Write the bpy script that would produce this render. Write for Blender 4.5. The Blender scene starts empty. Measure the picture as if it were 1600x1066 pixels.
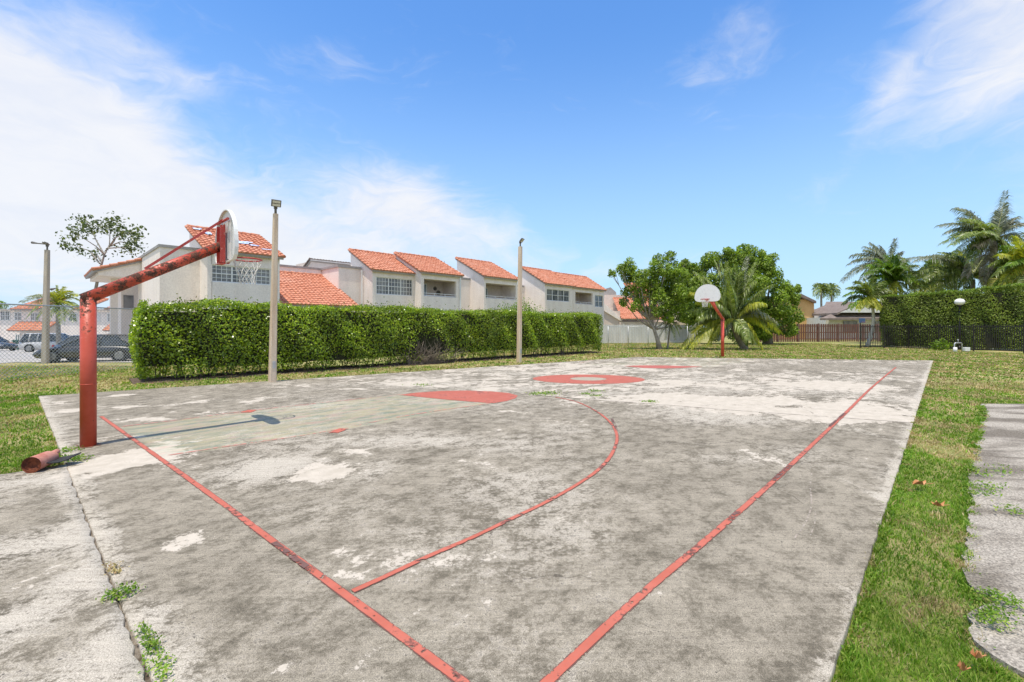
import bpy, math, random
import numpy as np
from mathutils import Vector, Matrix

# ------------------------------------------------------------------ camera, sky, sun, exposure
SC = bpy.context.scene
F, CX, HY, H = 711.1, 800.0, 511.0, 1.67          # focal length in photo pixels, principal column, horizon row, eye height (m)
cam_d = bpy.data.cameras.new('camera'); cam = bpy.data.objects.new('camera', cam_d)
SC.collection.objects.link(cam); SC.camera = cam
cam.location = (0, 0, H); cam.rotation_euler = (math.radians(90), 0, 0)
cam_d.sensor_width = 36; cam_d.lens = 16; cam_d.shift_y = -22 / 1600
cam_d.clip_start = 0.05; cam_d.clip_end = 3000

SUN_EL, SUN_AZ = math.radians(77), math.atan2(-0.45, -0.89)
sun_dir = Vector((math.sin(SUN_AZ) * math.cos(SUN_EL), math.cos(SUN_AZ) * math.cos(SUN_EL), math.sin(SUN_EL)))
sl = bpy.data.lights.new('sun', 'SUN'); sl.energy = 3.7; sl.angle = math.radians(0.5); sl.color = (1.0, 0.92, 0.80)
so = bpy.data.objects.new('sun', sl); SC.collection.objects.link(so)
so.rotation_euler = sun_dir.to_track_quat('Z', 'Y').to_euler(); so.location = (0, 0, 60)

SC.view_settings.view_transform = 'Standard'; SC.view_settings.look = 'None'
SC.view_settings.exposure = 0.42; SC.view_settings.gamma = 1; SC.view_settings.use_curve_mapping = False


class NT:
    """tiny node-graph helper"""
    def __init__(s, tree): s.t = tree; s.n = tree.nodes; s.l = tree.links
    def new(s, typ, ins=None, **kw):
        nd = s.n.new(typ)
        for k, v in kw.items(): setattr(nd, k, v)
        for k, v in (ins or {}).items(): s.put(nd.inputs[k], v)
        return nd
    def put(s, sock, v):
        if isinstance(v, bpy.types.NodeSocket): s.l.new(v, sock)
        else:
            if isinstance(v, (tuple, list)) and len(v) == 3 and sock.type == 'RGBA': v = (*v, 1)
            sock.default_value = v
    def m(s, op, a, b=0.0, c=0.0, clamp=False):
        nd = s.new('ShaderNodeMath', operation=op, use_clamp=clamp)
        s.put(nd.inputs[0], a); s.put(nd.inputs[1], b)
        if op in ('MULTIPLY_ADD', 'SMOOTH_MIN', 'SMOOTH_MAX', 'COMPARE'): s.put(nd.inputs[2], c)
        return nd.outputs[0]
    def ss(s, v, lo, hi, a=0.0, b=1.0):
        nd = s.new('ShaderNodeMapRange', interpolation_type='SMOOTHSTEP')
        for i, x in enumerate((v, lo, hi, a, b)): s.put(nd.inputs[i], x)
        return nd.outputs[0]
    def mix(s, f, a, b, blend='MIX'):
        nd = s.new('ShaderNodeMix', data_type='RGBA', blend_type=blend)
        s.put(nd.inputs[0], f); s.put(nd.inputs[6], a); s.put(nd.inputs[7], b)
        return nd.outputs[2]
    def noise(s, vec, scale, detail=6, rough=0.6, dist=0.0, col=False):
        nd = s.new('ShaderNodeTexNoise')
        if vec is not None: s.put(nd.inputs['Vector'], vec)
        nd.inputs['Scale'].default_value = scale; nd.inputs['Detail'].default_value = detail
        nd.inputs['Roughness'].default_value = rough; nd.inputs['Distortion'].default_value = dist
        return nd.outputs['Color' if col else 'Fac']
    def mapping(s, vec, scale=(1, 1, 1), rot=(0, 0, 0), loc=(0, 0, 0)):
        nd = s.new('ShaderNodeMapping'); s.put(nd.inputs['Vector'], vec)
        nd.inputs['Scale'].default_value = scale; nd.inputs['Rotation'].default_value = rot; nd.inputs['Location'].default_value = loc
        return nd.outputs[0]


world = bpy.data.worlds.new('World'); SC.world = world; world.use_nodes = True
w = NT(world.node_tree); w.n.clear()
sky = w.new('ShaderNodeTexSky', sky_type='NISHITA', sun_disc=False, sun_elevation=SUN_EL, sun_rotation=SUN_AZ % (2 * math.pi),
            air_density=1.0, dust_density=0.9, ozone_density=2.2, altitude=0)
tc = w.new('ShaderNodeTexCoord').outputs['Generated']
sp = w.new('ShaderNodeSeparateXYZ', {0: tc})
dx, dy, dz = sp.outputs
az = w.m('ARCTAN2', dx, dy)
el = w.m('ARCSINE', dz)


def azel(px, py):
    v = Vector(((px - CX) / F, 1, (HY - py) / F)).normalized()
    return math.atan2(v.x, v.y), math.asin(v.z)


def blob(px, py, ra, re, amp, tilt=0.0):
    a0, e0 = azel(px, py)
    da, de = w.m('SUBTRACT', az, a0), w.m('SUBTRACT', el, e0)
    c, s_ = math.cos(tilt), math.sin(tilt)
    u = w.m('ADD', w.m('MULTIPLY', da, c), w.m('MULTIPLY', de, s_))
    v = w.m('ADD', w.m('MULTIPLY', da, -s_), w.m('MULTIPLY', de, c))
    q = w.m('ADD', w.m('POWER', w.m('MULTIPLY', u, 1 / ra), 2), w.m('POWER', w.m('MULTIPLY', v, 1 / re), 2))
    return w.m('MULTIPLY', w.m('EXPONENT', w.m('MULTIPLY', q, -1.0)), amp)


CLOUDS = [(10, 215, .17, .14, .95, .2), (-260, 180, .30, .22, 1.1, 0), (170, 285, .22, .11, .85, -.42), (360, 345, .22, .075, .75, -.38),
          (590, 315, .15, .085, 1.05, .08), (715, 360, .15, .07, .75, -.35), (560, 400, .35, .06, .55, 0), (120, 420, .4, .11, .42, 0),
          (960, 425, .22, .05, .40, 0), (1620, 70, .14, .17, .80, .6), (1560, 20, .10, .10, .5, 0), (1130, 90, .10, .09, .42, .3),
          (1170, 40, .06, .05, .3, .2), (1375, 165, .028, .08, .50, -.7), (1290, 290, .14, .03, .25, .5), (240, 95, .09, .03, .45, -.2),
          (450, 130, .09, .05, .28, .3), (540, 85, .05, .05, .22, .5)]
dens = None
for cdef in CLOUDS:
    b_ = blob(*cdef); dens = b_ if dens is None else w.m('ADD', dens, b_)
dens = w.m('ADD', dens, w.m('MULTIPLY', w.ss(dy, .18, -.25), .85))          # unseen cloud added beside and behind the camera for whiter fill light
pl = w.new('ShaderNodeVectorMath', {0: tc}, operation='NORMALIZE').outputs[0]
warp = w.noise(w.mapping(pl, (2.2, 2.2, 5.0)), 1.3, 4, .5, col=True)
wv = w.new('ShaderNodeVectorMath', {0: pl, 1: w.new('ShaderNodeVectorMath', {0: warp, 3: .35}, operation='SCALE').outputs[0]}, operation='ADD').outputs[0]
fb = w.noise(w.mapping(wv, (3.0, 3.0, 7.5), (0.15, 0.42, 0.2)), 1.7, 12, .62, .3)
fb2 = w.noise(w.mapping(wv, (7, 7, 26), (0.1, 0.5, 0.4)), 2.0, 10, .6)
fbm = w.m('ADD', w.m('MULTIPLY', w.m('SUBTRACT', fb, .5), 1.5), w.m('MULTIPLY', w.m('SUBTRACT', fb2, .5), .55))
cm = w.ss(w.m('ADD', w.m('MULTIPLY', dens, .95), fbm), .10, 1.35, 0, .90)
hs = w.new('ShaderNodeHueSaturation', {'Saturation': 1.15, 'Value': 1.08, 'Color': sky.outputs[0]}).outputs[0]
skyc = w.mix(1.0, hs, (.92, 1.20, 1.42), 'MULTIPLY')
hz = w.ss(el, -.10, .62, .90, .0)
skyc = w.mix(hz, skyc, (3.35, 4.75, 6.1))
ccol = w.mix(w.ss(fb, .3, .7), (5.1, 5.25, 5.7), (5.8, 5.75, 5.8))
fin = w.mix(cm, skyc, ccol)
bg = w.new('ShaderNodeBackground', {0: fin, 1: 0.125})
w.l.new(bg.outputs[0], w.new('ShaderNodeOutputWorld').inputs[0])

# ------------------------------------------------------------------ geometry helpers
U = Vector((.688, .725, 0)).normalized(); V = Vector((-U.y, U.x, 0)); Z = Vector((0, 0, 1))
GZ = -0.05                                         # level of the lawn; the court slab's top is z = 0


def G(px, py, z=0.0):
    d = F * (H - z) / (py - HY)
    return Vector(((px - CX) / F * d, d, z))


def P(px, py, d):
    return Vector(((px - CX) / F * d, d, H - (py - HY) / F * d))


def ground_z(x, y):
    a = min(1, max(0, (-16 - x) / 4)); b = max(0, min(30, y - 23))
    return GZ - 0.028 * a * b


def tag(o, label=None, cat=None, group=None, kind=None):
    if label: o['label'] = label
    if cat: o['category'] = cat
    if group: o['group'] = group
    if kind: o['kind'] = kind
    return o


def link(o, parent=None):
    SC.collection.objects.link(o)
    if parent is not None: o.parent = parent
    return o


def thing(name, label, cat, loc, group=None):
    o = bpy.data.objects.new(name, None); o.empty_display_size = .3
    link(o); o.location = loc
    return tag(o, label, cat, group)


def base_of(parent):
    v = Vector((0, 0, 0))
    while parent is not None:
        v += Vector(parent.location); parent = parent.parent
    return v


def mesh_np(name, verts, faces, mat, parent=None, smooth=False):
    verts = np.asarray(verts, dtype=np.float64); faces = np.asarray(faces, dtype=np.int32)
    if parent is not None: verts = verts - np.array(base_of(parent))
    me = bpy.data.meshes.new(name); k = faces.shape[1]
    me.vertices.add(len(verts)); me.vertices.foreach_set('co', verts.ravel())
    me.loops.add(faces.size); me.loops.foreach_set('vertex_index', faces.ravel())
    me.polygons.add(len(faces)); me.polygons.foreach_set('loop_start', np.arange(0, faces.size, k, dtype=np.int32))
    me.update(calc_edges=True)
    if smooth: me.polygons.foreach_set('use_smooth', np.ones(len(faces), dtype=bool))
    me.materials.append(mat); me.validate()
    return link(bpy.data.objects.new(name, me), parent)


class MB:
    def __init__(s): s.v = []; s.f = []; s.sm = []
    def add(s, vs, fs, smooth=False):
        n = len(s.v); s.v += [tuple(v) for v in vs]; s.f += [tuple(i + n for i in f) for f in fs]; s.sm += [smooth] * len(fs)
        return s
    def quad(s, a, b, c, d): return s.add([a, b, c, d], [(0, 1, 2, 3)])
    def box(s, c, sx, sy, sz, ax=None, ay=None, az_=None):
        """box centred at c with full sizes along the axes"""
        ax = ax or Vector((1, 0, 0)); ay = ay or Vector((0, 1, 0)); az_ = az_ or Z; c = Vector(c)
        vs = [c + ax * (i * sx / 2) + ay * (j * sy / 2) + az_ * (k * sz / 2) for k in (-1, 1) for j in (-1, 1) for i in (-1, 1)]
        return s.add(vs, [(0, 2, 3, 1), (4, 5, 7, 6), (0, 1, 5, 4), (1, 3, 7, 5), (3, 2, 6, 7), (2, 0, 4, 6)])
    def prism(s, poly, ext):
        n = len(poly); poly = [Vector(p) for p in poly]; ext = Vector(ext)
        return s.add(poly + [p + ext for p in poly], [tuple(range(n))[::-1], tuple(range(n, 2 * n))] + [(i, (i + 1) % n, (i + 1) % n + n, i + n) for i in range(n)])
    def tube(s, path, radii, seg=8, caps=True, smooth=True, squash=None):
        path = [Vector(p) for p in path]; n = len(path)
        if not isinstance(radii, (list, tuple)): radii = [radii] * n
        up = None; vs = []; fs = []
        for i, p in enumerate(path):
            t = (path[min(i + 1, n - 1)] - path[max(i - 1, 0)]).normalized()
            if up is None:
                up = Vector((0, 0, 1)) if abs(t.z) < .9 else Vector((1, 0, 0))
            a = t.cross(up).normalized(); b = a.cross(t).normalized(); up = b
            for k in range(seg):
                th = 2 * math.pi * (k + .5) / seg
                vs.append(p + a * math.cos(th) * radii[i] + b * math.sin(th) * radii[i])
        for i in range(n - 1):
            for k in range(seg):
                k2 = (k + 1) % seg
                fs.append((i * seg + k, i * seg + k2, (i + 1) * seg + k2, (i + 1) * seg + k))
        s.add(vs, fs, smooth)
        if caps:
            m = len(s.v) - len(vs)
            s.f += [tuple(m + k for k in range(seg))[::-1], tuple(m + (n - 1) * seg + k for k in range(seg))]; s.sm += [False, False]
        return s
    def ellipsoid(s, c, rx, ry, rz, nu=16, nv=10):
        c = Vector(c); vs = []; fs = []
        for j in range(nv + 1):
            ph = math.pi * j / nv
            for i in range(nu):
                th = 2 * math.pi * i / nu
                vs.append(c + Vector((rx * math.sin(ph) * math.cos(th), ry * math.sin(ph) * math.sin(th), rz * math.cos(ph))))
        for j in range(nv):
            for i in range(nu):
                fs.append((j * nu + i, (j + 1) * nu + i, (j + 1) * nu + (i + 1) % nu, j * nu + (i + 1) % nu))
        return s.add(vs, fs, True)
    def build(s, name, mat, parent=None, bevel=0.0):
        off = base_of(parent) if parent is not None else Vector((0, 0, 0))
        me = bpy.data.meshes.new(name)
        me.from_pydata([(v[0] - off.x, v[1] - off.y, v[2] - off.z) for v in s.v], [], s.f); me.update()
        me.polygons.foreach_set('use_smooth', s.sm)
        me.materials.append(mat)
        o = link(bpy.data.objects.new(name, me), parent)
        if bevel:
            b = o.modifiers.new('bevel', 'BEVEL'); b.width = bevel; b.segments = 2; b.limit_method = 'ANGLE'
        return o


# ------------------------------------------------------------------ materials
def principled(t, col, rough=.8, normal=None, spec=.3, metal=0.0, coat=0.0):
    b = t.new('ShaderNodeBsdfPrincipled', {'Base Color': col, 'Roughness': rough, 'Metallic': metal})
    b.inputs['Specular IOR Level'].default_value = spec; b.inputs['Coat Weight'].default_value = coat
    if normal is not None: t.l.new(normal, b.inputs['Normal'])
    return b


def start(name):
    m = bpy.data.materials.new(name); m.use_nodes = True; t = NT(m.node_tree); t.n.clear()
    return m, t, t.new('ShaderNodeOutputMaterial').inputs[0]


def bumpn(t, h, strength=.3, dist=.01):
    return t.new('ShaderNodeBump', {'Height': h, 'Strength': strength, 'Distance': dist}).outputs[0]


def mat(name, c1, c2=None, scale=3.0, rough=.8, bump=0.0, bscale=40, spec=.3, metal=0, lo=.35, hi=.65, stretch=(1, 1, 1), coat=0, detail=8, bdist=.01):
    m, t, out = start(name)
    pos = t.new('ShaderNodeTexCoord').outputs['Object']
    col = c1
    if c2 is not None:
        col = t.mix(t.ss(t.noise(t.mapping(pos, stretch), scale, detail, .65), lo, hi), c1, c2)
        fine = t.ss(t.noise(pos, scale * 9, 4, .7), .2, .8, .88, 1.12)
        col = t.mix(1.0, col, t.new('ShaderNodeCombineColor', {0: fine, 1: fine, 2: fine}).outputs[0], 'MULTIPLY')
    nr = bumpn(t, t.noise(pos, bscale, 6, .65), bump, bdist) if bump else None
    t.l.new(principled(t, col, rough, nr, spec, metal, coat).outputs[0], out)
    return m


def leaf_mat(name, cols, trans=.3, rough=.45, spec=.35, tcol=None):
    m, t, out = start(name)
    g = t.new('ShaderNodeNewGeometry')
    r = g.outputs['Random Per Island']
    cr = t.new('ShaderNodeValToRGB', {0: r}); e = cr.color_ramp.elements
    for i, c in enumerate(cols):
        pos = i / (len(cols) - 1)
        if i == 0: el_ = e[0]
        elif i == len(cols) - 1: el_ = e[-1]; el_.position = 1
        else: el_ = e.new(pos)
        el_.position = pos; el_.color = (*c, 1)
    pos = t.new('ShaderNodeTexCoord').outputs['Object']
    cl = t.ss(t.noise(pos, .9, 3, .6), .3, .7, .72, 1.25)
    col = t.mix(1.0, cr.outputs[0], t.new('ShaderNodeCombineColor', {0: cl, 1: cl, 2: cl}).outputs[0], 'MULTIPLY')
    b = principled(t, col, rough, None, spec)
    tr = t.new('ShaderNodeBsdfTranslucent', {0: t.mix(1.0, col, (1.5, 1.6, .7), 'MULTIPLY')})
    mx = t.new('ShaderNodeMixShader', {0: trans, 1: b.outputs[0], 2: tr.outputs[0]})
    t.l.new(mx.outputs[0], out)
    return m


M = {}
M['stucco'] = mat('stucco', (.80, .71, .64), (.87, .79, .72), 1.6, .9, .5, 60, .15, lo=.3, hi=.62, stretch=(1, 1, .22))
M['stucco_tan'] = mat('stucco_grey', (.66, .555, .48), (.74, .635, .56), 1.0, .9, .5, 60, .15)  # deeper tan stucco for the two buildings farther back
M['fascia'] = mat('fascia', (.30, .28, .27), (.38, .36, .34), 3, .7)
M['white_frame'] = mat('white_frame', (.80, .80, .78), (.72, .72, .70), 4, .5)
M['dark_in'] = mat('dark_interior', (.16, .145, .13), (.10, .09, .085), 2, .9)
M['balcony_wall'] = mat('balcony_wall', (.66, .57, .50), (.72, .63, .56), 1, .9)
M['galv'] = mat('galvanized', (.42, .43, .44), (.52, .53, .53), 8, .45, metal=.6)
M['wire'] = mat('wire', (.60, .61, .60), (.7, .7, .7), 8, .5, metal=.3)
M['wood_pink'] = mat('white_paint_wood', (.78, .78, .76), (.68, .68, .66), 3, .8)
M['black_metal'] = mat('black_metal', (.016, .015, .015), (.035, .031, .029), 6, .5, spec=.4)
M['tarp'] = mat('tarp', (.08, .16, .42), (.50, .60, .75), 7, .5, lo=.4, hi=.5)
M['bark'] = mat('bark', (.20, .165, .13), (.33, .29, .24), 6, .95, .8, 30, stretch=(1, 1, .3), bdist=.03)
M['bark_grey'] = mat('bark_grey', (.36, .33, .29), (.24, .21, .18), 8, .95, .8, 25, stretch=(.4, .4, 2), bdist=.03)
M['trunk_white'] = mat('trunk_white', (.62, .59, .54), (.48, .45, .40), 5, .9, .5, 25)
M['soil'] = mat('soil', (.075, .05, .035), (.15, .11, .08), 3, 1, 1, 25, bdist=.04)
M['twig'] = mat('twig', (.20, .16, .13), (.32, .27, .22), 5, .95)
M['rubber'] = mat('rubber', (.02, .02, .02), (.035, .034, .033), 9, .75)
M['globe'] = mat('globe', (.86, .86, .85), None, rough=.35, spec=.5)
M['lamp_metal'] = mat('lamp_metal', (.10, .09, .075), (.16, .145, .12), 10, .5)
M['lamp_glass'] = mat('lamp_glass', (.55, .53, .42), (.66, .64, .52), 20, .3, spec=.5)
M['net'] = mat('net_cord', (.75, .73, .68), (.62, .60, .55), 20, .9)


def glass_mat(name, c1, c2):
    m, t, out = start(name)
    pos = t.new('ShaderNodeTexCoord').outputs['Object']
    col = t.mix(t.ss(t.noise(t.mapping(pos, (1, 1, .5)), 1.4, 3, .5), .4, .6), c1, c2)
    t.l.new(principled(t, col, .12, None, .6).outputs[0], out)
    return m


M['glass'] = glass_mat('window_glass', (.10, .11, .12), (.24, .24, .24))
M['glass_blue'] = glass_mat('door_glass', (.13, .20, .22), (.26, .33, .34))
M['car_glass'] = glass_mat('car_glass', (.02, .025, .03), (.05, .06, .07))


def car_paint(name, c):
    return mat(name, c, None, rough=.3, spec=.5, coat=.8)


def red_paint(name, worn=.56, base=(.40, .055, .025)):
    m, t, out = start(name)
    pos = t.new('ShaderNodeTexCoord').outputs['Object']
    h = t.new('ShaderNodeSeparateXYZ', {0: pos}).outputs[2]
    n = t.noise(pos, 7.5, 12, .72); n2 = t.noise(pos, 38, 6, .65)
    q = t.m('ADD', t.m('MULTIPLY', n, .65), t.m('MULTIPLY', n2, .35))
    att = t.ss(h, 1.15, 2.0, -.035, .075)
    q = t.m('ADD', q, att)
    rust = t.ss(q, worn + .012, worn + .030)
    fade = t.mix(t.ss(t.noise(pos, 1.8, 5, .6), .35, .65), base, tuple(min(1, c * 1.25 + .02) for c in base))
    rc = t.mix(t.ss(t.noise(pos, 60, 3, .6), .35, .65), (.045, .022, .016), (.15, .062, .038))
    pinkish = t.mix(t.m('MULTIPLY', t.ss(t.noise(pos, 30, 5, .7), .58, .68), t.ss(h, 1.2, 2.2)), fade, (.62, .25, .20))
    col = t.mix(rust, pinkish, rc)
    nr = bumpn(t, t.m('SUBTRACT', n2, t.m('MULTIPLY', rust, .8)), .5, .006)
    rg = t.ss(rust, 0, 1, .42, .9)
    t.l.new(principled(t, col, rg, nr, .4).outputs[0], out)
    return m


M['red'] = red_paint('red_worn_paint')
M['red_clean'] = red_paint('red_paint', .66, (.42, .05, .04))
M['red_far'] = red_paint('red_far_paint', .60, (.58, .075, .045))


def tile_mat():
    m, t, out = start('clay_tile')
    pos = t.new('ShaderNodeTexCoord').outputs['Object']
    n = t.noise(pos, 5.5, 3, .7); n2 = t.noise(pos, .7, 4, .6)
    col = t.mix(t.ss(n, .32, .68), (.46, .165, .092), (.60, .285, .185))
    col = t.mix(t.m('MULTIPLY', t.ss(n2, .5, .75), .5), col, (.66, .38, .28))
    t.l.new(principled(t, col, .8, bumpn(t, t.noise(pos, 30, 4, .6), .3, .01), .2).outputs[0], out)
    return m


M['tile'] = tile_mat()
M['tile_dark'] = mat('tile_dark', (.10, .075, .065), (.17, .13, .11), 6, .85)
M['leaf_hedge'] = leaf_mat('leaf_hedge', [(.085, .13, .008), (.18, .275, .016), (.29, .40, .026), (.48, .55, .06)], .40, .28, .6)
M['leaf_hedge2'] = leaf_mat('leaf_ficus', [(.080, .12, .016), (.155, .22, .033), (.25, .32, .05), (.34, .40, .08)], .3, .45, .35)
M['leaf_tree'] = leaf_mat('leaf_tree', [(.080, .135, .014), (.16, .245, .025), (.25, .35, .040), (.35, .44, .07)], .35, .45, .4)
M['leaf_bright'] = leaf_mat('leaf_bright', [(.08, .15, .015), (.15, .25, .02), (.22, .32, .04)], .35)
M['leaf_dark'] = leaf_mat('leaf_dark', [(.045, .065, .022), (.075, .105, .03), (.15, .18, .05)], .3)
M['palm'] = leaf_mat('palm_leaf', [(.075, .11, .022), (.15, .20, .04), (.24, .30, .07), (.38, .42, .16)], .35, .35, .55)
M['palm_grey'] = leaf_mat('palm_leaf_grey', [(.11, .13, .08), (.18, .20, .125), (.30, .315, .23)], .25, .4, .45)
M['palm_yellow'] = leaf_mat('palm_leaf_yellow', [(.20, .24, .03), (.34, .36, .04), (.46, .43, .06)], .4, .45, .35)
M['palm_green'] = leaf_mat('palm_leaf_green', [(.07, .13, .015), (.13, .22, .022), (.20, .30, .035)], .35, .4, .4)
M['palm_dead'] = leaf_mat('palm_leaf_dead', [(.22, .18, .13), (.34, .29, .22), (.42, .37, .30)], .2, .8, .1)
M['croton'] = leaf_mat('croton', [(.45, .10, .02), (.55, .20, .04), (.30, .12, .03)], .3)
M['rachis'] = mat('rachis', (.26, .30, .09), (.34, .33, .14), 3, .6)
# ------------------------------------------------------------------ lawn, slab, markings
rng = np.random.default_rng(7)
random.seed(7)


def lawn_mat():
    m, t, out = start('lawn')
    pos = t.new('ShaderNodeNewGeometry').outputs['Position']
    n1 = t.noise(pos, .55, 8, .65); n2 = t.noise(pos, 6, 6, .7); n3 = t.noise(pos, 45, 5, .75)
    g = t.mix(t.ss(n2, .3, .7), (.11, .165, .024), (.22, .27, .055))
    dry = t.mix(t.ss(n2, .35, .65), (.46, .38, .19), (.33, .29, .12))
    col = t.mix(t.ss(t.m('ADD', t.m('MULTIPLY', n1, .7), t.m('MULTIPLY', n2, .3)), .40, .58), g, dry)
    dirt = t.ss(t.noise(pos, 1.3, 9, .7), .58, .66)
    col = t.mix(t.m('MULTIPLY', dirt, .7), col, (.27, .18, .12))
    f = t.ss(n3, .25, .75, .55, 1.4)
    col = t.mix(1.0, col, t.new('ShaderNodeCombineColor', {0: f, 1: f, 2: f}).outputs[0], 'MULTIPLY')
    t.l.new(principled(t, col, .95, bumpn(t, n3, .9, .03), .1).outputs[0], out)
    return m


M['lawn'] = lawn_mat()
# ground sheet out to the horizon, with the slope of the parking lot on the far left
xs = np.concatenate([[-1500, -400, -150], np.arange(-90, 70, 3.0), [120, 400, 1500]])
ys = np.concatenate([[-300, -40], np.arange(-10, 90, 3.0), [150, 400, 1500]])
gv = [(x, y, ground_z(x, y)) for y in ys for x in xs]
nx = len(xs)
gf = [(j * nx + i, j * nx + i + 1, (j + 1) * nx + i + 1, (j + 1) * nx + i) for j in range(len(ys) - 1) for i in range(nx - 1)]
tag(mesh_np('lawn', gv, gf, M['lawn'], smooth=True), kind='structure')

CA, CN, CD, CE = G(61, 619), Vector((.02, .6, 0)), G(1458, 563.5), G(995, 558)     # the four corners of the court slab
BL = [  # light, sharp-edged peeled patches: photo column, row, half sizes in photo pixels, amount (negative = dark crust)
    (1330, 652, 130, 11, .26), (1190, 634, 160, 10, .24), (1290, 602, 70, 7, .22), (1040, 622, 140, 8, .14), (1080, 600, 110, 7, .10),
    (1380, 572, 90, 5, -.20), (1270, 575, 120, 4, -.10), (1110, 612, 60, 4, -.14), (1240, 636, 60, 3, -.16), (1330, 616, 60, 3, -.14), (1400, 600, 30, 5, -.06),
    (860, 640, 60, 12, .08), (900, 575, 140, 8, .08), (700, 600, 120, 8, .06), (560, 606, 90, 7, .06),
    (195, 722, 75, 20, .22), (300, 712, 90, 18, .10), (190, 684, 50, 8, .14), (110, 642, 20, 4, .24), (90, 632, 30, 4, .12), (195, 617, 26, 3.5, .24), (230, 632, 50, 4, .12), (195, 636, 30, 2.5, .22),
    (315, 628, 22, 6, .20), (400, 626, 12, 5, .20), (235, 655, 40, 3, .22), (440, 603, 50, 4, .1), (310, 645, 60, 4, .12),
    (505, 738, 50, 14, .20), (450, 740, 80, 22, .10), (290, 840, 42, 22, .20), (430, 890, 50, 20, .13), (240, 700, 60, 20, .1),
    (600, 700, 110, 18, .06), (740, 890, 110, 40, .10), (860, 800, 90, 40, .06), (1180, 715, 60, 14, .12), (430, 1045, 22, 10, .32),
    (560, 860, 40, 25, .06), (560, 1040, 40, 40, .08), (1240, 930, 12, 10, .30), (1300, 690, 60, 20, -.06),
    (190, 800, 80, 50, -.12), (330, 930, 110, 70, -.12), (1240, 830, 170, 130, -.16), (1100, 1000, 160, 80, -.12), (300, 760, 60, 14, -.14), (560, 640, 120, 14, -.1),
    (90, 900, 80, 45, .05), (80, 780, 90, 22, -.1), (1130, 680, 130, 16, -.14), (640, 760, 60, 20, -.03)]
PL = [  # soft pale wash: same format
    (440, 725, 70, 12, .8), (400, 745, 80, 22, .55), (590, 735, 34, 18, .75), (500, 800, 120, 30, .35), (650, 690, 120, 12, .5), (800, 700, 150, 30, .3), (880, 760, 120, 40, .25),
    (60, 850, 90, 35, .9), (40, 960, 60, 60, .8), (190, 1000, 45, 80, .6), (115, 900, 30, 20, .7), (60, 750, 60, 12, .5), (250, 1040, 60, 30, .3),
    (1150, 640, 200, 18, .45), (1000, 595, 220, 18, .55), (700, 600, 250, 14, .5), (1240, 700, 60, 14, .35), (1140, 720, 80, 16, .35),
    (1403, 690, 10, 40, .5), (1380, 780, 12, 60, .5), (1330, 930, 16, 70, .45), (1290, 1040, 14, 50, .55), (700, 870, 160, 60, .25),
    (1270, 830, 150, 130, -.75), (1180, 960, 200, 120, -.5), (350, 900, 120, 80, -.45), (1200, 690, 220, 22, -.4), (650, 745, 50, 12, -.4), (700, 700, 60, 8, -.3), (160, 790, 100, 30, -.3)]


def spots(vx, vy, lst):
    a = np.zeros(len(vx))
    for px, py, rx, ry, amp in lst:
        c = G(px, py); sx = rx * c.y / F; sy = ry * c.y ** 2 / (F * H)
        a += amp * np.exp(-(((vx - c.x) / sx) ** 2 + ((vy - c.y) / sy) ** 2))
    return a


def inside(vx, vy, poly):
    r = np.zeros(len(vx), dtype=bool); n = len(poly)
    for i in range(n):
        x1, y1 = poly[i][:2]; x2, y2 = poly[(i + 1) % n][:2]
        if y1 == y2: continue
        r ^= ((y1 > vy) != (y2 > vy)) & (vx < (x2 - x1) * (vy - y1) / (y2 - y1) + x1)
    return r


SEAM = (G(820, 617), G(1430, 661))                                              # the joint between the two pours


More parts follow.
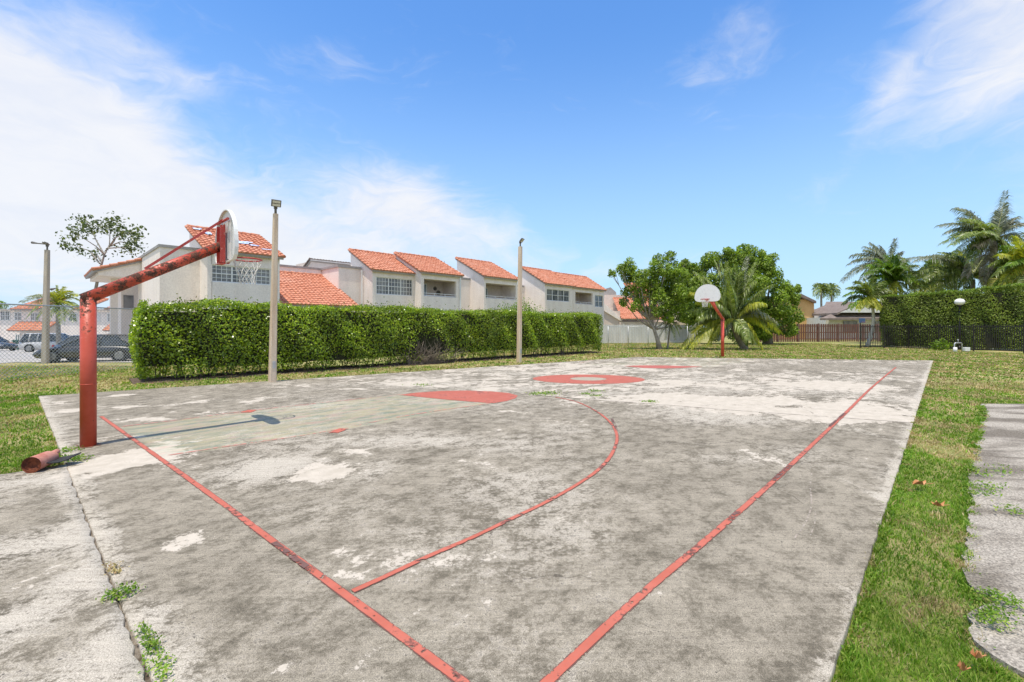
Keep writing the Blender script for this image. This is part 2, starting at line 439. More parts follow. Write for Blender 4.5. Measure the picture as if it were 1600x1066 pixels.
def court_mat():
    m, t, out = start('weathered_concrete')
    pos = t.new('ShaderNodeNewGeometry').outputs['Position']
    q = t.mapping(pos, (1, 1, 1), (0, 0, -math.atan2(U.y, U.x)))
    st = t.mapping(q, (.92, 1.15, 1))
    at = lambda nm: t.new('ShaderNodeAttribute', attribute_name=nm).outputs['Fac']
    peel, pale, key, far = at('peel'), at('pale'), at('key'), at('far')
    n1 = t.noise(st, .95, 15, .70, .15); n2 = t.noise(st, 4.2, 14, .76); n3 = t.noise(pos, 26, 9, .80); n4 = t.noise(pos, 150, 4, .75)
    mid = t.ss(t.m('ADD', t.m('MULTIPLY', n2, .48), t.m('ADD', t.m('MULTIPLY', n1, .17), t.m('MULTIPLY', n3, .35))), .41, .59)
    dark = t.mix(mid, (.130, .112, .082), (.375, .330, .254))
    nl = t.noise(pos, .38, 5, .6)
    wash = t.m('ADD', t.m('MULTIPLY_ADD', t.m('SUBTRACT', nl, .5), 2.2, t.m('MULTIPLY', t.m('SUBTRACT', n2, .5), 2.6)), t.m('ADD', t.m('MULTIPLY_ADD', pale, .85, .20), t.m('MULTIPLY', t.m('SUBTRACT', n3, .5), 3.0)))
    dark = t.mix(t.ss(wash, .22, .80, 0, .85), dark, (.49, .440, .360))
    br = t.noise(t.mapping(pos, (2.2, 34, 1), (0, 0, .22)), 1.0, 5, .6)
    bs = t.ss(br, .36, .64, .90, 1.08)
    dark = t.mix(1.0, dark, t.new('ShaderNodeCombineColor', {0: bs, 1: bs, 2: bs}).outputs[0], 'MULTIPLY')
    crust = t.ss(t.m('ADD', t.m('MULTIPLY', n3, .62), t.m('MULTIPLY', n2, .38)), .53, .585)
    dark = t.mix(t.m('MULTIPLY', crust, .62), dark, (.080, .066, .050))
    sp_ = t.ss(n4, .32, .68, .52, 1.42)
    dark = t.mix(1.0, dark, t.new('ShaderNodeCombineColor', {0: sp_, 1: sp_, 2: sp_}).outputs[0], 'MULTIPLY')
    # peeled, paler topping with crisp torn edges
    pn = t.m('ADD', t.m('MULTIPLY', n1, .50), t.m('ADD', t.m('MULTIPLY', n2, .32), t.m('MULTIPLY', n3, .18)))
    pv = t.m('ADD', t.m('MULTIPLY_ADD', t.m('SUBTRACT', pn, .5), 1.35, .5), t.m('MULTIPLY', peel, .80))
    pm = t.ss(pv, .596, .606)
    crm = t.mix(t.ss(n2, .35, .65), (.42, .370, .295), (.53, .470, .385))
    crm = t.mix(1.0, crm, t.mix(t.ss(n4, .3, .7), (.93, .93, .93), (1.05, 1.05, 1.05)), 'MULTIPLY')
    rim = t.m('MULTIPLY', t.ss(pv, .575, .604), t.m('SUBTRACT', 1.0, pm))
    col = t.mix(t.m('MULTIPLY', rim, .30), dark, (.10, .088, .072))
    col = t.mix(pm, col, crm)
    # what is left of the painted key: faint greens and yellows
    kn = t.noise(t.mapping(q, (.8, 3.0, 1)), 1.6, 6, .65, .4)
    kc = t.mix(t.ss(kn, .40, .58), (.21, .30, .22), (.52, .47, .27))
    kc = t.mix(t.ss(t.noise(t.mapping(q, (1.2, 4, 1), loc=(3, 1, 0)), 1.5, 6, .6), .52, .62), kc, (.56, .38, .31))
    kk = t.m('MULTIPLY', key, t.ss(t.m('ADD', t.m('MULTIPLY', n2, .5), t.m('MULTIPLY', n3, .5)), .38, .58, .58, .12))
    col = t.mix(kk, col, kc)
    # hairline cracks that wander across parts of the slab
    ve = t.new('ShaderNodeTexVoronoi', {'Vector': t.new('ShaderNodeVectorMath', {0: pos, 1: t.new('ShaderNodeVectorMath', {0: t.noise(pos, 2.2, 5, .6, col=True), 3: .5}, operation='SCALE').outputs[0]}, operation='ADD').outputs[0], 'Scale': .55}, feature='DISTANCE_TO_EDGE')
    ck = t.m('MULTIPLY', t.ss(ve.outputs['Distance'], .0012, .0045, 1, 0), t.ss(t.noise(pos, .5, 3, .5), .50, .60))
    col = t.mix(t.m('MULTIPLY', ck, .75), col, (.07, .058, .045))
    # black specks
    vo = t.new('ShaderNodeTexVoronoi', {'Vector': pos, 'Scale': 26.0}); vo.inputs['Randomness'].default_value = 1
    spk = t.m('MULTIPLY', t.m('LESS_THAN', vo.outputs['Distance'], .16), t.ss(n2, .50, .60))
    col = t.mix(t.m('MULTIPLY', spk, .75), col, (.05, .045, .04))
    ht = t.m('ADD', t.m('MULTIPLY', n3, .6), t.m('ADD', t.m('MULTIPLY', n4, .35), t.m('MULTIPLY', pm, -.25)))
    t.l.new(principled(t, col, .92, bumpn(t, ht, .55, .008), .15).outputs[0], out)
    return m


M['concrete'] = court_mat()


def edge_pale(vx, vy, a, b, wd):
    e_ = (b - a).normalized(); dd_ = np.abs(e_.x * (vy - a.y) - e_.y * (vx - a.x))
    return .85 * np.exp(-(dd_ / wd) ** 2)


def slab(name, a0, a1, b0, b1, n, mth, thick=.11, jitter=0.0, power=1.0):
    """a0-a1 one long side, b0-b1 the other; n steps along, mth across"""
    s = np.linspace(0, 1, n + 1) ** power; r = np.linspace(0, 1, mth + 1)
    A = np.array(a0)[None] * (1 - s)[:, None] + np.array(a1)[None] * s[:, None]
    B = np.array(b0)[None] * (1 - s)[:, None] + np.array(b1)[None] * s[:, None]
    P_ = A[:, None, :] * (1 - r)[None, :, None] + B[:, None, :] * r[None, :, None]
    v = P_.reshape(-1, 3); k = mth + 1
    j, i = np.meshgrid(np.arange(n), np.arange(mth), indexing='ij')
    f = np.stack([j * k + i, j * k + i + 1, (j + 1) * k + i + 1, (j + 1) * k + i], -1).reshape(-1, 4)
    loop = [(jj * k) for jj in range(n + 1)] + [n * k + ii for ii in range(1, k)] + [jj * k + k - 1 for jj in range(n - 1, -1, -1)] + [ii for ii in range(k - 2, 0, -1)]
    if jitter:
        for idx in loop:
            v[idx, 0] += random.gauss(0, jitter); v[idx, 1] += random.gauss(0, jitter)
    # rounded arris: a short bevel ring, then the vertical face
    cen = v[loop].mean(0); nb = len(v); ring1 = v[loop].copy(); d = ring1 - cen; d /= np.linalg.norm(d, axis=1)[:, None]
    ring1[:, :2] += d[:, :2] * .008; ring1[:, 2] -= .010
    ring2 = ring1.copy(); ring2[:, 2] = -thick
    L = len(loop); fs = []
    for q in range(L):
        q2 = (q + 1) % L
        fs.append((loop[q], loop[q2], nb + q2, nb + q)); fs.append((nb + q, nb + q2, nb + L + q2, nb + L + q))
    allv = np.concatenate([v, ring1, ring2]); allf = np.concatenate([f, np.array(fs)])
    o = mesh_np(name, allv, allf, M['concrete'])
    vx, vy = allv[:, 0], allv[:, 1]
    key = inside(vx, vy, [G(*p) for p in ((186, 668), (382, 644), (632, 615), (772, 630), (560, 668), (262, 713))]).astype(float)
    e = SEAM[1] - SEAM[0]; side = (e.x * (vy - SEAM[0].y) - e.y * (vx - SEAM[0].x)) / e.length
    farw = 1 / (1 + np.exp(-np.clip(side / .03, -40, 40)))
    if 'court' not in name: farw *= 0; key *= 0
    key2 = inside(vx, vy, [G(*p) for p in ((900, 571), (1060, 571), (1105, 575), (1190, 561), (1060, 559))]).astype(float) * (1 if 'court' in name else 0)
    vals = {'peel': spots(vx, vy, BL) + farw * .10 - .008, 'pale': np.minimum(spots(vx, vy, PL), 1 - .75 * farw) + farw * .10 - .02 + (edge_pale(vx, vy, CN, CD, .10) if 'court' in name else 0) + .8 * edge_pale(vx, vy, CN, CA, .16), 'key': np.clip(key + key2 * .6, 0, 1), 'far': farw}
    for nm, a in vals.items():
        at = o.data.attributes.new(nm, 'FLOAT', 'POINT'); at.data.foreach_set('value', a.astype(np.float32))
    return o


court = slab('court_slab', CN, CD, CA, CE, 330, 190, jitter=.0025)
tag(court, 'weathered concrete basketball court slab with peeling patches and red lines', kind='structure')
ap0, ap1 = CN + (CA - CN) * .015 - U * .035, CA * .52 + CN * .48
APJ = G(110, 724.5)
a_far = APJ - U * .042
apron = slab('apron_slab', CN - U * .042, a_far, CN - U * 7, APJ - U * 7, 90, 90, jitter=.007)
tag(apron, 'older concrete apron slab outside the cracked joint', kind='structure')
# crumbled fill in the open joint
dv = (APJ - CN); jl = dv.length; dn = dv.normalized()
n = 160; vs = []; fs = []
for i in range(n + 1):
    c = CN + dn * (jl * i / n) - U * .021
    for k, o_ in enumerate((-.06, -.018, .018, .06)):
        vs.append((c.x + U.x * o_, c.y + U.y * o_, -.028 + (random.uniform(-.012, .016) if k in (1, 2) else -.01)))
for i in range(n):
    for k in range(3): fs.append((i * 4 + k, i * 4 + k + 1, (i + 1) * 4 + k + 1, (i + 1) * 4 + k))
M['joint'] = mat('joint_fill', (.30, .26, .21), (.09, .065, .045), 14, 1, 1, 60, bdist=.02)
tag(mesh_np('joint_fill', vs, fs, M['joint']), 'crumbled dark fill in the open slab joint', kind='structure')


def paint_mat(name, base, wear=.60, dirt=.62):
    m, t, out = start(name)
    pos = t.new('ShaderNodeNewGeometry').outputs['Position']
    n1 = t.noise(pos, 1.6, 8, .7); n2 = t.noise(pos, 14, 8, .7); n3 = t.noise(pos, 70, 4, .7)
    col = t.mix(t.ss(n1, .35, .65), base, tuple(min(1, c * 1.18 + .015) for c in base))
    col = t.mix(t.m('MULTIPLY', t.ss(t.m('ADD', t.m('MULTIPLY', n1, .55), t.m('MULTIPLY', n2, .45)), dirt, dirt + .045), .85), col, (.10, .052, .044))
    col = t.mix(t.ss(n3, .3, .7, 0, .25), col, (.32, .16, .13))
    a = t.ss(t.m('ADD', t.m('MULTIPLY', n2, .55), t.m('ADD', t.m('MULTIPLY', n1, .25), t.m('MULTIPLY', n3, .2))), wear, wear + .02)
    b = principled(t, col, .75, bumpn(t, n3, .3, .004), .2)
    mx = t.new('ShaderNodeMixShader', {0: a, 1: b.outputs[0], 2: t.new('ShaderNodeBsdfTransparent').outputs[0]})
    t.l.new(mx.outputs[0], out)
    return m


M['line'] = paint_mat('line_paint', (.42, .105, .066), .555, .520)
M['line_faint'] = paint_mat('faint_line_paint', (.50, .21, .17), .49, .6)
M['fill'] = paint_mat('red_court_paint', (.38, .098, .062), .565, .545)
M['fill_far'] = paint_mat('far_red_court_paint', (.38, .10, .075), .57, .56)
M['ringcentre'] = paint_mat('pale_court_paint', (.33, .305, .225), .55, .60)


M['old_line'] = paint_mat('old_dark_paint', (.13, .06, .05), .50, .56)


def ribbon(name, pts, width, m, z=.004, under=False):
    pts = [Vector(p) for p in pts]
    if under: ribbon(name, pts, width * 1.28, M['old_line'], z - .002)
    # resample smoothly
    P2 = []
    for i in range(len(pts) - 1):
        p0, p1, p2, p3 = pts[max(i - 1, 0)], pts[i], pts[i + 1], pts[min(i + 2, len(pts) - 1)]
        k = max(2, int((p2 - p1).length / .12))
        for j in range(k):
            u = j / k
            P2.append(.5 * ((2 * p1) + (p2 - p0) * u + (2 * p0 - 5 * p1 + 4 * p2 - p3) * u * u + (3 * p1 - p0 - 3 * p2 + p3) * u ** 3))
    P2.append(pts[-1]); vs = []; fs = []
    for i, p in enumerate(P2):
        t = (P2[min(i + 1, len(P2) - 1)] - P2[max(i - 1, 0)]).normalized(); nrm = Vector((-t.y, t.x, 0))
        wd = width / 2 * (1 + random.uniform(-.07, .07))
        for s_ in (-1, 1): vs.append((p.x + nrm.x * wd * s_, p.y + nrm.y * wd * s_, z))
    for i in range(len(P2) - 1): fs.append((2 * i, 2 * i + 1, 2 * i + 3, 2 * i + 2))
    return tag(mesh_np(name, vs, fs, m), kind='structure')


def flat(name, pts, m, z=.004, hole=None):
    b = MB()
    if hole:
        k = len(pts)
        for i in range(k): b.quad(*[(p[0], p[1], z) for p in (pts[i], pts[(i + 1) % k], hole[(i + 1) % k], hole[i])])
    else: b.add([(p[0], p[1], z) for p in pts], [tuple(range(len(pts)))])
    return tag(b.build(name, m), kind='structure')


bl0, bl1 = G(150, 645), G(540, 930)
dr = (bl1 - bl0).normalized()
ribbon('baseline_marking', [bl0 + (G(158, 651) - bl0), G(270, 731), G(345, 785), G(430, 849), G(540, 930), G(630, 997), G(722, 1066), G(722, 1066) + (G(722, 1066) - G(540, 930)).normalized() * 1.1], .050, M['line'], .005, True)
sd = [G(1400, 574), G(1363, 605), G(1323, 644), G(1262, 702), G(1200, 760), G(1105, 843), G(1000, 932), G(856, 1066)]
ribbon('sideline_marking', sd + [sd[-1] + (sd[-1] - sd[-2]).normalized() * .9], .050, M['line'], .005, True)
ribbon('three_point_marking', [G(868, 621), G(900, 628), G(930, 642), G(954, 661), G(964, 682), G(958, 706), G(938, 732), G(900, 759), G(850, 787), G(800, 811), G(740, 840), G(670, 870), G(600, 903), G(551, 925)], .042, M['line'], .007, True)
ribbon('key_marking', [G(262, 712), G(340, 700), G(430, 687), G(513, 674), G(640, 649), G(770, 630)], .05, M['line_faint'], .005)
ribbon('key_marking', [G(190, 667), G(290, 655), G(382, 643), G(500, 630), G(625, 617)], .05, M['line_faint'], .005)
flat('key_marking', [G(513, 677), G(530, 670), G(545, 670.5), G(528, 677)], M['line'], .007)
flat('key_marking', [G(375, 645), G(388, 641), G(402, 641), G(392, 645)], M['line'], .007)
flat('key_arc_marking', [G(*p) for p in ((624, 617.5), (650, 614), (690, 611.2), (730, 610.6), (768, 612), (795, 614.5), (809, 618.5), (806, 622.5), (792, 627), (770, 630.5), (735, 628), (700, 625), (660, 621))], M['fill'], .005)
rc = G(919, 592.2)
flat('centre_circle_marking', [(rc.x + 1.78 * math.cos(a), rc.y + 1.30 * math.sin(a)) for a in np.linspace(0, 2 * math.pi, 73)[:-1]], M['fill'], .005,
     hole=[(rc.x + .58 * math.cos(a), rc.y + .48 * math.sin(a)) for a in np.linspace(0, 2 * math.pi, 73)[:-1]])
flat('centre_spot_marking', [(rc.x + .57 * math.cos(a), rc.y + .47 * math.sin(a)) for a in np.linspace(0, 2 * math.pi, 49)[:-1]], M['ringcentre'], .005)
flat('far_arc_marking', [G(*p) for p in ((975, 572.2), (1000, 571.2), (1040, 571.4), (1098, 573.2), (1070, 575), (1040, 576), (1005, 575.2))], M['fill_far'], .005)
ribbon('far_key_marking', [G(905, 568), G(935, 562.5), G(990, 560.5)], .05, M['line_faint'], .005)

# faint pale scuff arcs near the right sideline
M['scuff'] = paint_mat('scuff', (.33, .295, .24), .48, .9)
ribbon('scuff_mark', [G(1268, 740), G(1266, 760), G(1268, 785), G(1264, 805), G(1252, 828), G(1238, 845)], .014, M['scuff'], .003)
ribbon('scuff_mark', [G(1274, 800), G(1273, 818), G(1266, 838)], .010, M['scuff'], .003)
# the saw-cut joint between the two pours, and a fainter one further off
M['joint_line'] = paint_mat('joint_line', (.10, .085, .065), .52, .56)
ribbon('joint_line', [G(800, 616), G(865, 620), G(1000, 630), G(1150, 641.5), G(1300, 652), G(1428, 661)], .022, M['joint_line'], .003)
ribbon('joint_line', [G(1150, 571), G(1239, 578), G(1350, 583), G(1453, 588)], .03, M['joint_line'], .003)
M['worn_dark'] = paint_mat('worn_dark', (.12, .065, .055), .500, .55)
for seg in ([(428, 849), (445, 862), (468, 880), (490, 894)], [(1296, 667), (1306, 658), (1320, 646)], [(1208, 752), (1222, 739), (1236, 727)], [(1138, 815), (1154, 800)], [(956, 655), (961, 666), (964, 674)]):
    ribbon('worn_mark', [G(*q_) for q_ in seg], .046, M['worn_dark'], .010)
# asphalt path on the right
PATH = [(1533, 633), (1538, 641), (1534, 655), (1530, 672), (1527, 690), (1524, 706), (1518, 716), (1516, 735), (1514, 760), (1517, 790), (1512, 820), (1513, 850), (1508, 880), (1506, 900), (1520, 925),
        (1556, 944), (1530, 956), (1512, 972), (1512, 990), (1522, 1008), (1548, 1030), (1578, 1048), (1600, 1060), (1640, 1085)]


def asphalt_mat():
    m, t, out = start('old_asphalt')
    pos = t.new('ShaderNodeNewGeometry').outputs['Position']
    n1 = t.noise(t.mapping(pos, (.6, 1.6, 1)), 1.0, 8, .6); n3 = t.noise(pos, 55, 5, .8); vo = t.new('ShaderNodeTexVoronoi', {'Vector': pos, 'Scale': 110.0}).outputs['Color']
    g = t.new('ShaderNodeSeparateColor', {0: vo}).outputs[0]
    col = t.mix(t.ss(n1, .42, .58), (.20, .172, .135), (.41, .365, .30))
    f = t.ss(g, 0, 1, .68, 1.25); f = t.m('MULTIPLY', f, t.ss(n3, .28, .6, .45, 1.08))
    col = t.mix(1.0, col, t.new('ShaderNodeCombineColor', {0: f, 1: f, 2: f}).outputs[0], 'MULTIPLY')
    t.l.new(principled(t, col, .95, bumpn(t, n3, .8, .012), .15).outputs[0], out)
    return m


M['asphalt'] = asphalt_mat()
pw = [G(x, y, GZ) for x, y in PATH]
pw += [Vector((4.5, .6, GZ)), Vector((9, .6, GZ)), Vector((26, 6, GZ)), Vector((26, 9.9, GZ))]
fine = []
for i in range(len(pw)):
    a, b = pw[i], pw[(i + 1) % len(pw)]; k = max(1, int((b - a).length / .06)) if i < 23 else 1
    for j in range(k):
        q = a.lerp(b, j / k)
        if i < 23 and j: q += Vector((random.gauss(0, .007) + .016 * math.sin(q.y * 7.1 + 2 * math.sin(q.y * 3)) + .02 * math.sin(q.x * 11) * (q.y < 3) + .010 * math.sin(q.y * 29 + 1), random.gauss(0, .007) + .012 * math.sin(q.x * 23), 0))
        fine.append(q)
mb = MB(); mb.add([(p.x, p.y, -.022) for p in fine] + [(p.x, p.y, -.08) for p in fine], [tuple(range(len(fine)))] + [(i, (i + 1) % len(fine), (i + 1) % len(fine) + len(fine), i + len(fine)) for i in range(len(fine))])
tag(mb.build('asphalt_path', M['asphalt']), kind='structure')
PATHW = [(p.x, p.y) for p in pw]

# parking lot and its access walk on the far left
M['lot'] = mat('parking_surface', (.33, .31, .29), (.42, .40, .37), .5, .95, .5, 60)
pk = [(-19.5, 13.6), (-15.9, 17.6), (-17.6, 18.5), (-21.5, 20.4), (-22.8, 21.0), (-26, 23.3), (-20.5, 24.3), (-18, 24.5), (-18, 40), (-40, 60), (-95, 60), (-95, 20)]
lotv = []; lotf = []
gx = np.arange(-90, -17, 1.0); gy = np.arange(19, 60, 1.0)
M['lot_edge'] = M['lot']
ok = lambda x, y: not ((x > -24.2 + (19.9 - y) * 0 and y < 22.0 and x > -23.9) or (x > -24 and y < 21))
idx = {}
for i, x in enumerate(gx):
    for j, y in enumerate(gy):
        if all(ok(x + a, y + b) for a in (0, 1) for b in (0, 1)):
            q = []
            for a, b in ((0, 0), (1, 0), (1, 1), (0, 1)):
                kx = (i + a, j + b)
                if kx not in idx:
                    idx[kx] = len(lotv); X, Y = x + a, y + b; lotv.append((X, Y, ground_z(X, Y) + .016))
                q.append(idx[kx])
            lotf.append(q)
n0 = len(lotv)
lotv += [(-60, 13.0, GZ + .012), (-19.0, 14.6, GZ + .012), (-22.6, 19.0, GZ + .012), (-60, 19.0, GZ + .012)]; lotf.append([n0, n0 + 1, n0 + 2, n0 + 3])
tag(mesh_np('parking_lot', lotv, lotf, M['lot']), kind='structure')

# ------------------------------------------------------------------ grass blades, individually modelled near the camera
SLABP = [(CA.x, CA.y), (APJ.x, APJ.y), ((APJ - U * 7).x, (APJ - U * 7).y), ((CN - U * 7).x, (CN - U * 7).y), (CN.x, CN.y), (CD.x, CD.y), (CE.x, CE.y)]


def grow(vx, vy):
    """keep points that lie on lawn (slightly irregular at the paving edges)"""
    jx = rng.normal(0, .04, len(vx)); jy = rng.normal(0, .04, len(vx))
    return ~inside(vx + jx, vy + jy, SLABP) & ~inside(vx + jx, vy + jy, PATHW)


def vnoise(x, y, sc, seed):
    r = np.random.default_rng(seed); a = np.zeros(len(x))
    for k in range(7):
        th, ph = r.uniform(0, 2 * math.pi, 2); f_ = sc * r.uniform(.5, 2.2)
        a += np.sin((x * math.cos(th) + y * math.sin(th)) * f_ * 2 * math.pi + ph)
    return a / 2.6


def blades(name, x, y, hgt, wid, m, z0=GZ, lean=.9):
    n = len(x); th = rng.uniform(0, 2 * math.pi, n); h = hgt * rng.uniform(.45, 1.25, n); wv_ = wid * rng.uniform(.6, 1.3, n)
    ld = rng.uniform(0, 2 * math.pi, n); lm = rng.uniform(.15, lean, n) * h
    bx, by = np.cos(th) * wv_, np.sin(th) * wv_; lx, ly = np.cos(ld) * lm, np.sin(ld) * lm
    zz = np.full(n, z0) if np.isscalar(z0) else z0
    v = np.empty((n, 5, 3))
    v[:, 0] = np.stack([x - bx, y - by, zz], 1); v[:, 1] = np.stack([x + bx, y + by, zz], 1)
    v[:, 2] = np.stack([x + bx * .8 + lx * .45, y + by * .8 + ly * .45, zz + h * .6], 1); v[:, 3] = np.stack([x - bx * .8 + lx * .45, y - by * .8 + ly * .45, zz + h * .6], 1)
    v[:, 4] = np.stack([x + lx * 1.2, y + ly * 1.2, zz + h * .92], 1)
    i = np.arange(n)[:, None] * 5
    f = np.concatenate([i + np.array([[0, 1, 2]]), i + np.array([[0, 2, 3]]), i + np.array([[3, 2, 4]])], 1).reshape(-1, 3)
    return tag(mesh_np(name, v.reshape(-1, 3), f, m), kind='stuff')


M['blade_green'] = leaf_mat('blade_green', [(.065, .150, .010), (.125, .24, .016), (.20, .33, .03), (.36, .41, .09)], .35, .5, .3)
M['blade_dry'] = leaf_mat('blade_dry', [(.28, .23, .09), (.44, .36, .17), (.56, .46, .27), (.28, .16, .09)], .25, .7, .15)
tiers = [  # y range, x range, density per m2, blade height, half width
    ((1.4, 3.0), (1.0, 4.4), 9000, .042, .0022), ((3.0, 5.0), (1.8, 6.2), 4600, .044, .0034), ((5.0, 8.0), (3.8, 9.6), 2300, .045, .0055),
    ((8.0, 14.0), (6.5, 20.0), 700, .05, .010), ((14.0, 30.0), (12.0, 36.0), 130, .06, .022),
    ((4.4, 6.5), (-9.0, -4.6), 2600, .045, .006), ((6.5, 11.5), (-17.0, -6.0), 950, .05, .009), ((10.5, 20.0), (-24.0, -2.0), 260, .055, .017), ((17, 48), (-3.0, 32.0), 80, .07, .030)]
gx_, gy_, gh_, gw_ = [], [], [], []
for (y0, y1), (x0, x1), den, hh, ww in tiers:
    n = int((y1 - y0) * (x1 - x0) * den)
    x = rng.uniform(x0, x1, n); y = rng.uniform(y0, y1, n)
    # thin out what the camera's own field never reaches
    k = (np.abs(x) < y * 1.25 + .6)
    x, y = x[k], y[k]; k = grow(x, y); x, y = x[k], y[k]
    gx_.append(x); gy_.append(y); gh_.append(np.full(len(x), hh)); gw_.append(np.full(len(x), ww))
ex, ey = [], []
for i in range(22):                                        # fringe hanging over the path edge
    a, b = G(*PATH[i]), G(*PATH[i + 1]); k = int((b - a).length * 900); u_ = rng.random(k)
    ex.append(a.x + (b.x - a.x) * u_ + rng.normal(-.005, .028, k)); ey.append(a.y + (b.y - a.y) * u_ + rng.normal(0, .028, k))
k = 16000; u_ = rng.random(k) ** 1.6                         # and along the court slab's right edge
ex.append(CN.x + (CD.x - CN.x) * u_ + rng.normal(.03, .022, k)); ey.append(CN.y + (CD.y - CN.y) * u_ + rng.normal(-.02, .02, k))
ex, ey = np.concatenate(ex), np.concatenate(ey); gx_.append(ex); gy_.append(ey); gh_.append(np.full(len(ex), .055)); gw_.append(.0012 * np.maximum(1.6, ey))
gx_, gy_, gh_, gw_ = map(np.concatenate, (gx_, gy_, gh_, gw_))
gh_ = .82 * gh_ * (1 + .35 * vnoise(gx_, gy_, 2.3, 17)).clip(.5, 1.9)
dn_ = vnoise(gx_, gy_, .45, 3) * .6 + vnoise(gx_, gy_, 1.7, 4) * .5 + rng.normal(0, .42, len(gx_)) + spots(gx_, gy_, [(1465, 700, 45, 14, 1.9), (1440, 935, 45, 18, 1.6), (1500, 600, 90, 10, 1.0), (1510, 880, 14, 60, .9), (1440, 660, 40, 10, 1.0), (40, 675, 30, 10, 1.1), (60, 600, 90, 10, 1.1), (1400, 840, 60, 40, -1.2), (1440, 770, 50, 30, -1.0), (1340, 1040, 50, 30, -1.4), (40, 700, 80, 12, -.5)])
far_dry = np.clip((gy_ - 9) / 12, 0, .7)
dry = dn_ + far_dry > .55
bare = (dn_ > 1.45) & (rng.random(len(gx_)) < .75)
for nm, k, m_ in (('green_grass', ~dry, M['blade_green']), ('dry_grass', dry & ~bare, M['blade_dry'])):
    blades(nm, gx_[k], gy_[k], gh_[k], gw_[k], m_)
# broad clover-like lawn weeds in the near strip
def leafcloud(c, nrm, size, jit=.8, aspect=.55, r=rng, fold=0.0):
    """one rhombic leaf per point; returns verts, faces"""
    n = len(c); nn = nrm + r.normal(0, jit, (n, 3)); nn /= np.linalg.norm(nn, axis=1)[:, None] + 1e-9
    a = r.normal(0, 1, (n, 3)); t = np.cross(nn, a); t /= np.linalg.norm(t, axis=1)[:, None] + 1e-9
    b = np.cross(nn, t); s_ = (size * r.uniform(.6, 1.25, n))[:, None]
    v = np.stack([c - t * s_ * .5, c + b * s_ * .5 * aspect - t * s_ * .08 , c + t * s_ * .5, c - b * s_ * .5 * aspect - t * s_ * .08], 1)
    return v.reshape(-1, 3), np.arange(n * 4).reshape(-1, 4)


n = 26000
x = rng.uniform(1.0, 6.5, n); y = rng.uniform(1.4, 6.5, n); k = grow(x, y) & (np.abs(x) < y * 1.25 + .6) & (vnoise(x, y, .8, 9) + rng.normal(0, .3, n) > .0)
x, y = x[k], y[k]
v_, f_ = leafcloud(np.stack([x, y, GZ + rng.uniform(.012, .042, len(x))], 1), np.array([[0, 0, 1.0]]), .017, .45, .7)
tag(mesh_np('clover', v_, f_, M['blade_green']), kind='stuff')
# ------------------------------------------------------------------ townhouses behind the hedge
OB = Vector((-9.2, 29.9, 0))


def B(s, t, z=0.0): return OB + U * s + V * t + Z * z


def st(px, py, t):
    k = (px - CX) / F; ox, oy = OB.x + t * V.x, OB.y + t * V.y
    s = (k * oy - ox) / (U.x - k * U.y); Y = oy + s * U.y
    return s, H + (HY - py) * Y / F


def t_of(px, s):
    k = (px - CX) / F; x, y = OB.x + s * U.x, OB.y + s * U.y
    return (k * y - x) / (V.x - k * V.y)


def zat(py, s, t): return H + (HY - py) * (OB.y + s * U.y + t * V.y) / F


def tiles(mb, p, eu, w_, es, l_, per=.235, course=.32, seg=6, amp=.042):
    """corrugated clay tiles: p lower left corner, eu along the eave, es up the slope"""
    nrm = eu.cross(es).normalized()
    if nrm.z < 0: nrm = -nrm
    nu = max(1, round(w_ / per)); per = w_ / nu; nc = max(1, round(l_ / course)); course = l_ / nc
    n = nu * seg + 1; base = len(mb.v); vs = []
    jit = [[random.uniform(-.006, .010) for _ in range(nu + 1)] for _ in range(nc)]
    for j in range(nc):
        for e in (0, 1):
            for i in range(n):
                u = i / seg; h = amp * abs(math.sin(math.pi * u)) ** .8 + (.040 if e == 0 else 0.0) + jit[j][min(nu - 1, int(u))]
                vs.append(p + eu * (u * per) + es * ((j + e) * course) + nrm * h)
    fs = []
    for r in range(2 * nc - 1):
        for i in range(n - 1): fs.append((r * n + i, r * n + i + 1, (r + 1) * n + i + 1, (r + 1) * n + i))
    # closed mouths of the first course
    m0 = len(vs)
    for i in range(n): vs.append(p + eu * (i / seg * per) - nrm * .02)
    for i in range(n - 1): fs.append((m0 + i, m0 + i + 1, i + 1, i))
    mb.add(vs, fs, False)


def tiled_roof(root, p, eu, w_, es, l_, mt='tile', rake=True, deck='fascia', thick=.12, name='roof'):
    """clay tile field as the part, with its deck and rake tiles as sub-parts"""
    nrm = eu.cross(es).normalized()
    if nrm.z < 0: nrm = -nrm
    mb = MB(); tiles(mb, p, eu, w_, es, l_); r = mb.build(name, M[mt], root)
    d = MB(); q = p - nrm * (.03 + thick); d.prism([q, q + eu * w_, q + eu * w_ + es * l_, q + es * l_], nrm * thick); d.build('roof_deck', M[deck], r)
    if rake:
        k = MB(); n = max(2, round(l_ / .40))
        for side in (0, 1):
            a = p + eu * (-.02 if side == 0 else w_ + .02) + nrm * .03
            for i in range(n):
                k.tube([a + es * (l_ * i / n), a + es * (l_ * (i + 1.12) / n) - nrm * .03], [.085, .07], 7)
        a = p + es * l_ + nrm * .05; m = max(2, round(w_ / .42))
        for i in range(m): k.tube([a + eu * (w_ * i / m), a + eu * (w_ * (i + 1.1) / m) - nrm * .02], [.09, .08], 7)
        k.build('edge_tile', M[mt], r)
    return r


